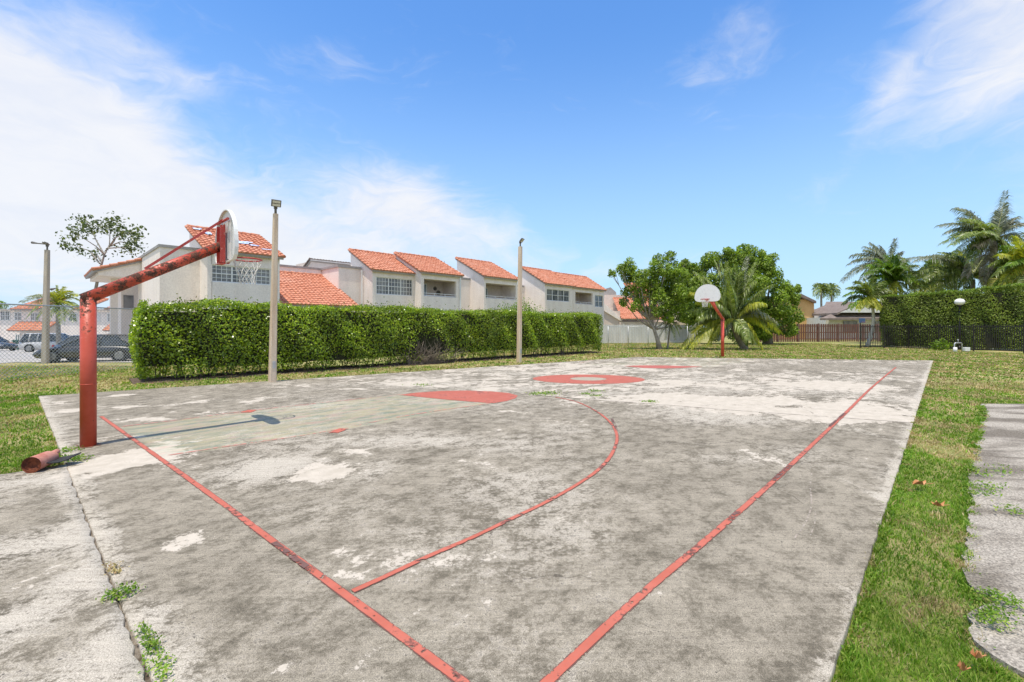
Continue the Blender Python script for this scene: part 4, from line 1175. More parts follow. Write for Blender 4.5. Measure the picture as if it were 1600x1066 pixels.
# shoots that stick out of the clipped top
n = 3800; u = rh.uniform(0, HL, n); t = rh.uniform(0, 1.6, n); zt = 2.43 + .06 * np.sin(u * .9) + rh.exponential(.075, n) - .17 * np.clip(1.6 - u, 0, 1.6)
C2 = np.stack([ha.x + hd.x * u + hn.x * t, ha.y + hd.y * u + hn.y * t, zt], 1)
v_, f_ = leafcloud(C2, np.array([[.6, -.6, .2]]), .085, .9, .5, rh)
mesh_np('new_shoots', v_, f_, leaf_mat('leaf_new', [(.09, .15, .015), (.16, .24, .03), (.17, .10, .05), (.26, .30, .05)], .35), root)
# solid core against see-through, the hedge's inner shade put into its dark colour
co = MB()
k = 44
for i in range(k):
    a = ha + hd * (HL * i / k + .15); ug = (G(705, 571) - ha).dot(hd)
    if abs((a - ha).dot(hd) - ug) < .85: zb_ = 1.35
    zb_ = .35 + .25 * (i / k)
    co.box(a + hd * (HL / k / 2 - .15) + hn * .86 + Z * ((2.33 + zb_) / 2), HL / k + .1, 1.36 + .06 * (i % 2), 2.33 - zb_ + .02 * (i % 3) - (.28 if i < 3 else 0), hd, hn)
M['inner'] = mat('core_shade', (.018, .022, .010), (.045, .045, .022), 9, 1, 1, 20, bdist=.05)
co.build('shade_core', M['inner'], root)
sm_ = MB(); rs = random.Random(4)
for i in range(150):
    u_ = rs.uniform(.2, HL - .3); q = ha + hd * u_ + hn * rs.uniform(.35, 1.3) - Z * .02
    e = q + Vector((rs.uniform(-.35, .35), rs.uniform(-.35, .35), rs.uniform(.6, 1.1)))
    sm_.tube([q, q.lerp(e, .5) + Vector((rs.uniform(-.06, .06), rs.uniform(-.06, .06), 0)), e], [.022, .017, .010], 5)
ug = (G(705, 571) - ha).dot(hd)
for i in range(330):
    q = ha + hd * (ug + rs.gauss(0, .55)) + hn * rs.uniform(-.05, .8)
    p = q; path = [p]; dirn = Vector((rs.gauss(0, .6), rs.gauss(0, .6), 1)).normalized()
    for k in range(5):
        dirn = (dirn + Vector((rs.gauss(0, .35), rs.gauss(0, .35), rs.gauss(0, .15)))).normalized(); p = p + dirn * rs.uniform(.15, .36); path.append(p)
    sm_.tube(path, [.013, .011, .009, .007, .005, .003], 4, caps=False)
sm_.build('stem', M['twig'], root)
# bare soil strip under the hedge
so_ = []; sf = []; n = 90
for i in range(n + 1):
    u_ = -.3 + (HL + .6) * i / n
    for t_, z_ in ((-.22 + .10 * math.sin(i * 1.7) + .05 * math.sin(i * 4.1), .006), (.3, .05), (1.3, .05), (1.9, .006)):
        q = ha + hd * u_ + hn * t_; so_.append((q.x, q.y, GZ + z_))
for i in range(n):
    for k in range(3): sf.append((i * 4 + k, i * 4 + k + 1, (i + 1) * 4 + k + 1, (i + 1) * 4 + k))
tag(mesh_np('soil_strip', so_, sf, M['soil']), kind='structure')

# bright shrub poking over the hedge
def bush(name, label, cat, c, rx, ry, rz, n, size, m, group=None, jit=.8, seed=1):
    r = np.random.default_rng(seed); root = thing(name, label, cat, Vector((c[0], c[1], GZ)), group)
    q = r.normal(0, 1, (n, 3)); q /= np.linalg.norm(q, axis=1)[:, None]; rr = r.uniform(.55, 1.05, n)[:, None]
    lob = (1 + .18 * np.sin(q[:, 0] * 7 + 1) + .15 * np.sin(q[:, 1] * 8 + 2) + .12 * np.sin(q[:, 2] * 9))[:, None]
    C = np.array([c[0], c[1], c[2]]) + q * rr * lob * np.array([rx, ry, rz])
    v, f = leafcloud(C, q, size, jit, .5, r); mesh_np('foliage', v, f, M[m], root)
    s_ = MB()
    for i in range(7):
        a = 2 * math.pi * i / 7; s_.tube([(c[0], c[1], GZ), (c[0] + rx * .5 * math.cos(a), c[1] + ry * .5 * math.sin(a), c[2])], [.03, .012], 5)
    s_.build('stem', M['twig'], root); return root


q = P(812, 476, 26.5)
bush('shrub', 'bright lime green shrub poking up behind the hedge at the farther lamp post', 'shrub', (q.x, q.y, 2.3), 1.45, .9, .85, 3000, .11, 'leaf_bright', seed=5)
q = P(640, 474, 22.5)
bush('shrub', 'small green shrub tip just above the hedge below the three-part window', 'shrub', (q.x, q.y, 2.3), .55, .5, .48, 700, .09, 'leaf_tree', seed=6)
q = P(1465, 542, 33.8)
bush('shrub', 'low leafy plant at the foot of the black picket fence', 'shrub', (q.x, q.y - .25, .30), .62, .4, .42, 500, .16, 'leaf_bright', seed=8)

# tall clipped ficus hedge behind the black fence
ta = Vector((30.2, 37.3, GZ)); tb = G(1600, 552.5, GZ) + Vector((4.0, -.6, 0))
rh2 = np.random.default_rng(21)
root = thing('hedge', 'tall dark clipped hedge behind the black picket fence', 'hedge', ta.lerp(tb, .5))
td = (tb - ta).normalized(); tn = Vector((-td.y, td.x, 0)); ta2 = ta + tn * .9; tb2 = tb + tn * .9
TL = (tb2 - ta2).length
C, N = shell_leaves(rh2, 52000, ta2, tb2, 2.0, 4.5, .1, top_wave=0.02)
u = (C[:, 0] - ta2.x) * td.x + (C[:, 1] - ta2.y) * td.y
C[:, 2] = C[:, 2] * (1 - .075 + .12 * np.clip(u / TL, 0, 1) + .02 * (u > TL * .52))
v_, f_ = leafcloud(C, N, .12, .85, .5, rh2)
mesh_np('foliage', v_, f_, M['leaf_hedge2'], root)
tp_ = C[C[:, 2] > 4.05]; tp_ = tp_[rh2.random(len(tp_)) < .5] + rh2.normal(0, .05, (1, 3))
v_, f_ = leafcloud(tp_ + np.array([[0, 0, .05]]), np.array([[0, -.3, 1.0]]), .12, .8, .5, rh2)
mesh_np('new_shoots', v_, f_, M['leaf_bright'], root)
co = MB(); co.box(ta2.lerp(tb2, .5) + tn * 1.0 + Z * 2.2, TL - .2, 1.75, 4.0, td, tn); co.build('shade_core', M['inner'], root)  # same solid core, inner shade put into its colour

# ------------------------------------------------------------------ trees
def tree(name, label, base, trunk, clumps, leaf, size, dens, barkm='bark', group=None, limbs=True, seed=1, r0=.16):
    """clumps: (photo column, row, radius in photo pixels, distance offset); trunk: list of world points"""
    r = np.random.default_rng(seed); rr = random.Random(seed)
    root = thing(name, label, 'tree', base, group)
    d0 = base.y; CC = []; NN = []; cents = []
    for (px, py, rp, dd) in clumps:
        d = d0 + dd; c = np.array(P(px, py, d)); R = rp / F * d; cents.append((c, R))
        k = max(3, int(3 + rr.random() * 3))
        subs = [(c, R * .8)]
        for _ in range(k + 4):
            v = r.normal(0, 1, 3); v /= np.linalg.norm(v); subs.append((c + v * R * r.uniform(.45, .85), R * r.uniform(.28, .52)))
        for sc_, sr in subs:
            n = int(dens * sr * sr * 12.6)
            q = r.normal(0, 1, (n, 3)); q /= np.linalg.norm(q, axis=1)[:, None]
            CC.append(sc_ + q * (sr * r.uniform(.5, 1.05, n) ** .7)[:, None]); NN.append(q * .8 + np.array([0, 0, .5]))
    C = np.concatenate(CC); N = np.concatenate(NN)
    v, f = leafcloud(C, N, size, .7, .5, r); mesh_np('crown', v, f, M[leaf], root)
    t = MB(); n = len(trunk); rad = [r0 * (1 - .6 * i / max(1, n - 1)) for i in range(n)]; rad[0] = r0 * 1.35
    t.tube(trunk, rad, 9)
    if limbs:
        for c, R in cents:
            c = Vector(c); j = max(1, min(n - 1, int(n * .55) + rr.randint(0, 1))); a = Vector(trunk[j])
            m_ = a.lerp(c, .5) + Vector((rr.uniform(-.2, .2), rr.uniform(-.2, .2), -.12 * (c - a).length))
            t.tube([a, m_, c], [r0 * .42, r0 * .26, r0 * .10], 6)
            for _ in range(3):
                e = c + Vector((rr.uniform(-1, 1), rr.uniform(-1, 1), rr.uniform(-.2, 1))).normalized() * R * .8
                t.tube([m_.lerp(c, .6), e], [r0 * .14, r0 * .04], 5, caps=False)
    t.build('trunk', M[barkm], root)
    return root


# leafy tree in the middle distance
b = G(1031, 546, GZ)
tree('leafy_tree', 'open leafy tree with a slender leaning grey trunk in front of the white fence', b,
     [b - Z * .1, P(1027, 530, b.y), P(1022, 515, b.y), P(1014, 500, b.y), P(1008, 488, b.y)],
     [(956, 427, 8, 0), (970, 421, 10, -.3), (984, 417, 14, 0), (980, 432, 13, .5), (1000, 438, 16, -.6), (985, 455, 14, 0), (975, 472, 10, .3), (1004, 462, 17, .4), (1022, 446, 18, 0), (1024, 417, 14, -.3), (1032, 406, 12, .2),
      (1048, 401, 10, .4), (1040, 422, 15, -.4), (1045, 445, 20, .6), (1063, 432, 15, 0), (1030, 473, 20, -.5), (1055, 472, 20, .3), (1012, 485, 11, .5), (1070, 492, 15, .6), (1078, 460, 15, 1.0), (1070, 412, 10, .8), (1015, 430, 16, 0), (1035, 455, 20, .8), (1012, 447, 15, .6), (1050, 420, 15, .6), (992, 428, 13, .3), (1062, 455, 18, -.4), (1045, 485, 16, .4), (1045, 495, 12, 0), (995, 478, 11, -.4)],
     'leaf_tree', .17, 74, 'bark_grey', seed=3, r0=.17)
# big spreading tree behind
b = Vector((25.3, 45, GZ))
tree('spreading_tree', 'big dense green tree with a rounded crown behind the far hoop', b,
     [b, b + Vector((.1, 0, 1.5)), b + Vector((-.3, 0, 3.0)), b + Vector((-.6, .3, 4.8))],
     [(1150, 412, 22, 0), (1110, 405, 15, 0), (1062, 440, 18, 3), (1060, 470, 20, 3), (1070, 420, 13, 2.5), (1090, 455, 22, 1.5), (1080, 490, 22, 2), (1140, 400, 14, 0), (1186, 425, 22, -1), (1160, 425, 24, -.5), (1178, 400, 18, -1), (1160, 391, 12, .5), (1128, 410, 17, 1), (1195, 412, 18, 0), (1205, 432, 22, -1.5), (1098, 418, 14, 1), (1082, 424, 13, 2), (1075, 440, 18, 2), (1105, 445, 24, 0), (1140, 445, 28, -1), (1175, 445, 28, -1.5),
      (1222, 452, 20, -.5), (1238, 462, 15, 0), (1246, 452, 8, 0), (1212, 480, 26, -1.5), (1238, 490, 18, 0), (1180, 485, 30, -1), (1140, 485, 30, 0), (1100, 480, 26, 1), (1230, 512, 18, -.3), (1195, 512, 22, -1), (1085, 505, 20, 2), (1120, 515, 20, 1), (1155, 515, 20, 0)],
     'leaf_tree', .24, 52, 'bark', seed=4, r0=.38)
# bare-stemmed young tree by the parking lot: few leaf tufts on thin limbs
d = 27.0; b = Vector(((139 - CX) / F * d, d, ground_z((139 - CX) / F * d, d)))
root = thing('young_tree', 'slender young tree with sparse tufts of leaves beyond the chain link fence', 'tree', b)
T = MB(); pt = lambda x, y, o_=0: P(x, y, d + o_)
T.tube([b, pt(142, 510), pt(149, 455), pt(153, 435), pt(158, 415), pt(163, 398)], [.11, .10, .085, .08, .065, .05], 8)
tips = []
for path in ([(163, 398), (150, 375, .5), (143, 358, .8), (132, 340, 1)], [(163, 398), (150, 385, -.5), (130, 372, -.8), (118, 363, -1)], [(156, 412), (140, 392, .3), (122, 386, .5), (106, 380, .8)], [(163, 398), (171, 383, .4), (172, 362, .6), (170, 345, .8)],
             [(171, 385), (180, 372, -.4), (195, 365, -.8), (208, 362, -1)], [(165, 392), (178, 378, .6), (190, 350, 1)], [(171, 385), (188, 378, .2), (203, 380, .4)], [(168, 388), (185, 387, -.6), (205, 388, -.9)], [(157, 408), (153, 400, .4), (148, 396, .6)],
             [(170, 350, .7), (178, 343, .8), (184, 348, .9)], [(143, 358, .8), (136, 350, .6), (128, 352, .5)]):
    w3_ = [pt(*q) for q in path]; T.tube(w3_, [.045, .03, .018, .010][:len(w3_)], 6, caps=False)
    tips += [w3_[-1]] + [w3_[-2].lerp(w3_[-1], k) for k in (.3, .6)] + ([w3_[-2]] if len(w3_) > 3 else [])
T.build('trunk', M['bark_grey'], root)
ry = np.random.default_rng(8); CC = []
for q in tips:
    for _ in range(3):
        c = np.array(q) + ry.normal(0, .26, 3) * [1, 1, .7]; CC.append(c + ry.normal(0, .14, (7, 3)) + np.array([0, 0, -.04]))
for px, py in ((100, 378), (97, 370), (104, 388), (110, 360), (116, 388), (118, 362), (127, 348), (130, 338), (140, 345), (147, 360), (150, 352), (165, 340), (172, 348), (186, 345), (178, 355), (192, 357), (200, 362), (212, 362), (220, 360), (218, 368), (206, 378), (214, 384), (218, 388), (205, 391), (196, 388), (150, 397), (160, 360), (186, 362), (134, 357), (141, 352), (181, 352), (212, 370)):
    CC.append(np.array(pt(px, py, ry.uniform(-.8, .8))) + ry.normal(0, .16, (17, 3)))
v_, f_ = leafcloud(np.concatenate(CC), np.array([[0, -.3, .6]]), .20, .9, .6, ry)
mesh_np('crown', v_, f_, M['leaf_dark'], root)

# distant tree at the left edge, behind the row houses
b = Vector((-70, 62, ground_z(-70, 62)))
tree('leafy_tree', 'dark tree at the far left edge behind the tan houses', b, [b, b + Z * 2, b + Z * 3.5], [(0, 480, 12, 0), (10, 490, 8, -1), (-12, 475, 14, 0)], 'leaf_tree', .35, 12, seed=9, r0=.2)


# ------------------------------------------------------------------ palms
def frond(vs, fs, rvs, a, e, lift, r, nl=46, ll=.62, lw=.022, hang=.55, twist=0.0):
    """pinnate frond from a to e arching by lift; thin drooping leaflets both sides"""
    a, e = np.array(a), np.array(e); mid = (a + e) / 2 + np.array([0, 0, lift]); L = np.linalg.norm(e - a)
    path = []
    for i in range(nl + 1):
        u = i / nl; path.append((1 - u) ** 2 * a + 2 * u * (1 - u) * mid + u * u * e)
    path = np.array(path)
    for i in range(2, nl + 1):
        u = i / nl; t = path[i] - path[i - 1]; t /= np.linalg.norm(t) + 1e-9
        side = np.cross(t, [0, 0, 1.0]); ns = np.linalg.norm(side); side = side / ns if ns > .05 else np.array([1.0, 0, 0])
        upv = np.cross(side, t)
        if twist:
            c_, s_ = math.cos(twist), math.sin(twist); side, upv = side * c_ + upv * s_, upv * c_ - side * s_
        prof = math.sin(min(1, u * 1.25 + .12) * math.pi * .62) * (1 - .55 * max(0, u - .55) / .45)
        for sg in (-1, 1):
            l = ll * prof * r.uniform(.8, 1.15)
            d1 = side * sg * .8 + t * .62 + upv * r.uniform(-.05, .28); d1 /= np.linalg.norm(d1)
            d2 = d1 + np.array([0, 0, -hang * r.uniform(1.0, 2.0)]); d2 /= np.linalg.norm(d2)
            wv = np.cross(d1, upv); wv /= np.linalg.norm(wv) + 1e-9; wv = wv * .6 + upv * r.uniform(-.6, .6); wv /= np.linalg.norm(wv) + 1e-9
            p0 = path[i]; p1 = p0 + d1 * l * .45; p2 = p1 + d2 * l * .55; n = len(vs)
            vs += [p0 - wv * lw * .5, p0 + wv * lw * .5, p1 + wv * lw, p1 - wv * lw, p2 + wv * lw * .25, p2 - wv * lw * .25]
            fs += [(n, n + 1, n + 2, n + 3), (n + 3, n + 2, n + 4, n + 5)]
    rvs.append(path)


def cr_px(c): return CX + F * c.x / c.y, HY - F * (c.z - H) / c.y


def palm(name, label, base, crown, fronds, mats, trunk_r=.16, ll=.6, lw=.022, nl=46, group=None, bark='bark_grey', seed=1, trunk_mid=None, hang=.55, cluster=False, d_var=1.0):
    """fronds: (photo col, row of the tip, lift, distance offset, material index)"""
    r = np.random.default_rng(seed); root = thing(name, label, 'palm tree', base, group)
    cr = Vector(crown); groups = {}
    extra = []
    if len(fronds) > 8 and nl > 40:
        for (px, py, lift, dd, mi) in fronds:
            if mi != 3 and r.random() < (.9 if 'low' in label else .45): extra.append((px + (cr_px(cr)[0] - px) * r.uniform(.05, .3) + r.uniform(-7, 7), py + (cr_px(cr)[1] - py) * r.uniform(0, .25) + r.uniform(-5, 7), lift * r.uniform(.7, 1.1), dd + r.uniform(-1.4, 1.4), mi))
    for fr in list(fronds) + extra:
        px, py, lift, dd, mi = fr
        tip = P(px, py, cr.y + dd * d_var); vs, fs, rv = [], [], []
        frond(vs, fs, rv, cr + Vector((r.uniform(-.08, .08), r.uniform(-.08, .08), r.uniform(-.1, .15))), tip, lift, r, nl, ll, lw, hang * (1.7 if mi == 3 else 1), r.uniform(-.4, .4))
        o = mesh_np('frond', vs, fs, M[mats[mi]], root)
        tb_ = MB(); p_ = rv[0][::6]; tb_.tube([Vector(q) for q in p_], [.035 * (1 - .8 * i / len(p_)) for i in range(len(p_))], 5, caps=False)
        tb_.build('midrib', M['rachis'] if mi != 3 else M['bark'], o)
    t = MB(); pth = [base, (trunk_mid or Vector(base).lerp(cr, .5)), cr - Z * .15]; sm2 = []
    for i in range(13):
        u = i / 12; sm2.append((1 - u) ** 2 * pth[0] + 2 * u * (1 - u) * pth[1] + u * u * pth[2])
    t.tube(sm2, [trunk_r * (1.35 if i == 0 else 1.1 if i == 1 else 1) * (1 - .25 * i / 12) * (1 + .05 * (i % 2)) for i in range(13)], 10)
    t.build('trunk', M[bark], root)
    return root


# low coconut palm by the far hoop
b = G(1164, 546, GZ); cr = P(1146, 503, b.y - .3)
palm('coconut_palm', 'sprawling low coconut palm with a leaning trunk right behind the far hoop', b, cr,
     [(1117, 408, .3, .5, 0), (1135, 410, .2, 1.2, 0), (1150, 415, .2, -.6, 0), (1181, 411, .4, .3, 0), (1168, 402, .2, 1, 1), (1205, 447, .9, .2, 0), (1085, 425, .6, .8, 0), (1073, 458, 1.0, .2, 2), (1195, 475, .9, -1.0, 2), (1178, 440, 1.0, -.9, 0),
      (1219, 520, 1.6, .2, 2), (1213, 505, 1.5, -.6, 1), (1192, 548, 1.5, -.9, 2), (1180, 535, 1.2, -1.4, 0), (1061, 551, 1.9, -.2, 2), (1080, 543, 1.3, -.9, 2), (1108, 538, 1.3, -1.2, 2), (1079, 515, 1.5, .4, 1), (1090, 500, 1.2, -.8, 0), (1075, 490, 1.2, .6, 0), (1100, 470, .8, -.9, 0),
      (1120, 530, 1.0, -1.2, 1), (1165, 545, 1.1, 1.2, 0), (1135, 425, .3, -1.2, 0), (1160, 425, .3, -1.0, 0)],
     ['palm', 'palm_grey', 'palm_yellow', 'palm_dead'], .22, .95, .034, 64, bark='bark', seed=2, trunk_mid=P(1150, 530, b.y), hang=2.2)
# small dark palm beside the leafy tree
b = G(1043, 545.5, GZ); cr = P(1047, 505, b.y)
palm('young_palm', 'small dark-stemmed palm just right of the leaning grey trunk', b, cr,
     [(1028, 515, .5, .1, 0), (1030, 528, .7, -.3, 1), (1064, 514, .5, .2, 0), (1062, 526, .7, -.3, 0), (1040, 530, .6, -.6, 1), (1055, 530, .6, -.5, 0), (1035, 500, .3, .3, 0), (1060, 500, .3, .2, 0), (1048, 492, .1, 0, 0)],
     ['palm', 'palm_grey'], .07, .35, .018, 30, bark='bark', seed=12)
# crown of a palm over the parking lot
b = Vector(((92 - CX) / F * 38, 38, ground_z(-38, 38))); cr = P(90, 474, 38)
palm('feather_palm', 'bushy yellow-green palm in front of the tan houses, left of the near hoop pole', b, cr,
     [(34, 472, .9, 0, 0), (42, 497, 1.0, -.6, 1), (55, 462, .7, .5, 0), (70, 462, .6, -.5, 2), (88, 447, .1, 0, 2), (100, 449, .2, .4, 2), (110, 455, .4, -.3, 2), (122, 462, .6, 0, 2), (127, 472, .8, .4, 2), (128, 488, 1.0, -.5, 1), (116, 502, 1.0, -.8, 1), (97, 505, .9, -1, 1), (75, 503, .9, -1, 1), (58, 500, 1.0, -.8, 1), (48, 480, .9, .8, 0), (115, 480, .6, -1, 2), (80, 458, .4, -1, 2)],
     ['palm_grey', 'palm', 'palm_yellow'], .17, .65, .03, 36, seed=13)

GR = 'palms rising behind the tall hedge'
# big coconut palm far right
b = Vector(((1548 - CX) / F * 37.5, 37.5, GZ)); cr = P(1553, 376, 37.5)
palm('coconut_palm', 'tallest coconut palm with wind-blown top fronds above the tall hedge', b, cr,
     [(1572, 299, -.6, 0, 1), (1590, 340, .7, .5, 1), (1492, 326, 1.0, .5, 1), (1500, 345, .9, -.6, 0), (1467, 353, 1.3, 0, 1), (1472, 380, 1.3, -.5, 0), (1490, 400, 1.3, -1, 0), (1510, 330, .6, 1, 1), (1600, 350, .6, -.4, 1), (1610, 375, .8, .6, 1), (1524, 386, .7, -1.2, 3), (1535, 446, 1.6, -.7, 3), (1543, 450, 1.2, .5, 3),
      (1508, 432, 2.0, -.6, 3), (1530, 355, .3, -1.2, 0), (1540, 350, .2, -1.5, 0), (1520, 345, .4, .8, 0), (1580, 400, 1.0, -1, 0), (1590, 425, 1.4, -.3, 0), (1500, 370, .9, -1.5, 0), (1484, 362, 1.0, 1.2, 0), (1515, 410, 1.5, -1.2, 0), (1560, 330, .0, 1, 1)],
     ['palm', 'palm_grey', 'palm_yellow', 'palm_dead'], .30, 1.1, .030, 64, GR, 'bark_grey', 14, hang=.9)
b = Vector(((1522 - CX) / F * 39.5, 39.5, GZ)); cr = P(1520, 434, 39.5)
palm('coconut_palm', 'coconut palm hidden behind the tall hedge whose long fronds arch out to the left', b, cr,
     [(1409, 408, 1.9, 0, 1), (1430, 408, 1.9, 1, 1), (1422, 432, 1.6, .4, 0), (1446, 456, 1.5, 0, 0), (1444, 438, 1.6, -.7, 0), (1455, 470, 1.6, -.5, 0), (1480, 405, 1.2, 1, 1), (1500, 470, 1.2, -.8, 0), (1470, 395, 1.0, -.5, 0), (1500, 395, .6, .4, 2), (1590, 440, 1.6, 0, 2), (1575, 465, 1.5, -.5, 2), (1585, 415, 1.2, .6, 0), (1545, 460, 1.2, -.8, 2), (1610, 455, 1.7, .5, 0), (1550, 400, .5, .6, 0), (1440, 420, 1.5, 1.5, 0)],
     ['palm', 'palm_grey', 'palm_yellow', 'palm_dead'], .2, 1.15, .032, 66, GR, 'bark_grey', 15, hang=1.3)
b = Vector(((1398 - CX) / F * 47, 47, GZ)); cr = P(1389, 416, 47)
palm('coconut_palm', 'farther wind-blown grey coconut palm rising behind the leaning white-trunk palm', b, cr,
     [(1351, 386, .7, 0, 0), (1360, 380, .5, .8, 0), (1399, 374, -.2, 0, 0), (1326, 413, 1.3, 0, 0), (1330, 400, 1.0, 1, 0), (1315, 440, 1.8, -.4, 0), (1407, 404, .5, .5, 0), (1409, 395, .3, -.5, 0), (1425, 425, 1.1, 0, 0), (1430, 440, 1.5, 0, 0), (1375, 385, .2, 1, 0), (1345, 440, 1.4, -1, 0), (1340, 425, 1.2, 1, 0)],
     ['palm_grey'], .2, 1.1, .035, 52, GR, 'bark_grey', 16, hang=.9)
b = G(1379, 545, GZ); b = Vector((b.x + .8, 38.6, GZ)); cr = P(1361, 470, 38.6)
palm('feather_palm', 'small palm with a leaning white trunk at the corner of the black fence', b, cr,
     [(1320, 462, .9, 0, 1), (1325, 450, .8, .4, 0), (1336, 440, .6, -.4, 0), (1350, 436, .4, .3, 0), (1365, 434, .3, -.5, 0), (1380, 440, .5, .3, 0), (1392, 455, .8, -.3, 0), (1328, 482, 1.1, -.4, 1), (1340, 485, .9, -1, 2), (1385, 475, .8, -.6, 0), (1318, 475, 1.1, .4, 0), (1352, 480, .6, -1.2, 2), (1372, 484, .7, -1, 2), (1398, 468, 1.0, 0, 0)],
     ['palm', 'palm_green', 'palm_yellow'], .13, .75, .040, 46, GR, 'trunk_white', 17, trunk_mid=P(1371, 500, 38.6), hang=.8)
b = Vector(((1402 - CX) / F * 40.5, 40.5, GZ)); cr = P(1398, 440, 40.5)
palm('feather_palm', 'full bright green feather palm rising at the left end of the tall hedge', b, cr,
     [(1350, 428, .9, 0, 1), (1355, 415, .7, .6, 1), (1368, 405, .4, -.4, 1), (1385, 400, .2, .5, 1), (1398, 400, .1, -.3, 1), (1415, 405, .4, .3, 1), (1432, 415, .7, -.5, 0), (1445, 432, 1.0, 0, 0), (1447, 450, 1.2, .5, 0), (1436, 466, 1.2, -.5, 0), (1418, 472, 1.1, -.9, 0), (1352, 448, 1.1, -.7, 1), (1362, 462, 1.1, -1, 1), (1380, 470, .9, -1.2, 2), (1400, 474, .9, -1.3, 2), (1375, 420, .5, -1.3, 1), (1410, 420, .5, -1.3, 1), (1390, 412, .2, -1.2, 1), (1425, 440, .9, -1.3, 1)],
     ['palm', 'palm_green', 'palm_yellow'], .2, 1.0, .036, 54, GR, 'bark_grey', 18, hang=.8)
b = Vector(((1606 - CX) / F * 34.5, 34.5, GZ)); cr = P(1608, 418, 34.5)
palm('feather_palm', 'bright yellow-green palm cut off by the right edge above the tall hedge', b, cr,
     [(1560, 400, .8, 0, 2), (1570, 385, .6, .5, 1), (1585, 370, .4, 0, 2), (1555, 430, 1.2, -.5, 0), (1562, 450, 1.2, -.8, 2), (1580, 458, 1.2, -1, 2), (1600, 460, 1.0, -1, 0), (1610, 370, .2, .3, 1), (1640, 380, .6, 0, 1), (1650, 420, 1.0, 0, 0), (1575, 415, .8, -1.2, 1), (1595, 390, .4, -1, 2), (1545, 415, 1.0, .8, 0)],
     ['palm', 'palm_green', 'palm_yellow'], .16, 1.0, .033, 54, GR, 'bark_grey', 19, hang=.9)
q = P(1596, 430, 33.9)
bush('shrub', 'orange-leaved croton above the hedge at the right edge', 'shrub', (q.x, q.y, q.z), .55, .4, .5, 260, .26, 'croton', seed=31)
# two distant palms left of the brown roof
for i, (px, py, lb) in enumerate(((1283, 453, 'leftmost distant palm above the yellow house fence line'), (1299, 455, 'distant palm just left of the brown shingle roof'))):
    dd = 82 + i; b = Vector(((px + 1 - CX) / F * dd, dd, GZ)); cr = P(px, py, dd); rr = random.Random(40 + i); fr = []
    for k in range(13):
        a = 2 * math.pi * k / 13; rad = rr.uniform(12, 17); fr.append((px + rad * math.cos(a), py - 2 + rad * .75 * math.sin(a) + 4, 1.1, 1.5 * math.sin(a * 2), 0))
    palm('feather_palm', lb, b, cr, fr, ['palm'], .2, .8, .05, 26, 'distant palms', 'bark', 50 + i, hang=.6)
for i, (px, py, dd, lb, ms) in enumerate(((1458, 448, 43, 'green palm above the hedge between the bright feather palm and the coconut palms', ['palm', 'palm_green', 'palm_yellow']),
                                          (1493, 428, 44, 'grey-green palm tucked behind the arching coconut fronds', ['palm', 'palm_grey', 'palm']),
                                          (1578, 438, 36.5, 'green feather palm just right of the tallest coconut trunk', ['palm_green', 'palm', 'palm_yellow']))):
    b = Vector(((px - CX) / F * dd, dd, GZ)); cr = P(px, py, dd); rr = random.Random(70 + i); fr = []
    for k in range(17):
        a = 2 * math.pi * k / 17 + rr.uniform(-.15, .15); rad = rr.uniform(30, 42)
        fr.append((px + rad * math.cos(a), py - 4 + rad * (.85 if math.sin(a) > 0 else .95) * math.sin(a), 1.0, 1.8 * math.sin(a * 2 + 1), rr.choice((0, 0, 1, 2))))
    palm('feather_palm', ' '.join(lb.split()[:15]), b, cr, fr, ms, .15, 1.0, .034, 42, GR, 'bark_grey', 80 + i, hang=.9)
# drooping palm leaves beside the house porch
b = Vector(((182 - CX) / F * 30, 30, ground_z(-26, 30))); cr = P(183, 452, 30)
palm('feather_palm', 'thin dark palm beside the porch of the large corner house', b, cr, [(172, 458, .4, 0, 0), (176, 470, .6, -.3, 0), (190, 470, .6, -.3, 0), (196, 455, .4, 0, 0), (184, 440, .1, 0, 0), (170, 446, .3, .3, 0), (195, 444, .3, 0, 0), (183, 473, .5, -.6, 0)], ['palm'], .06, .4, .025, 26, seed=61)
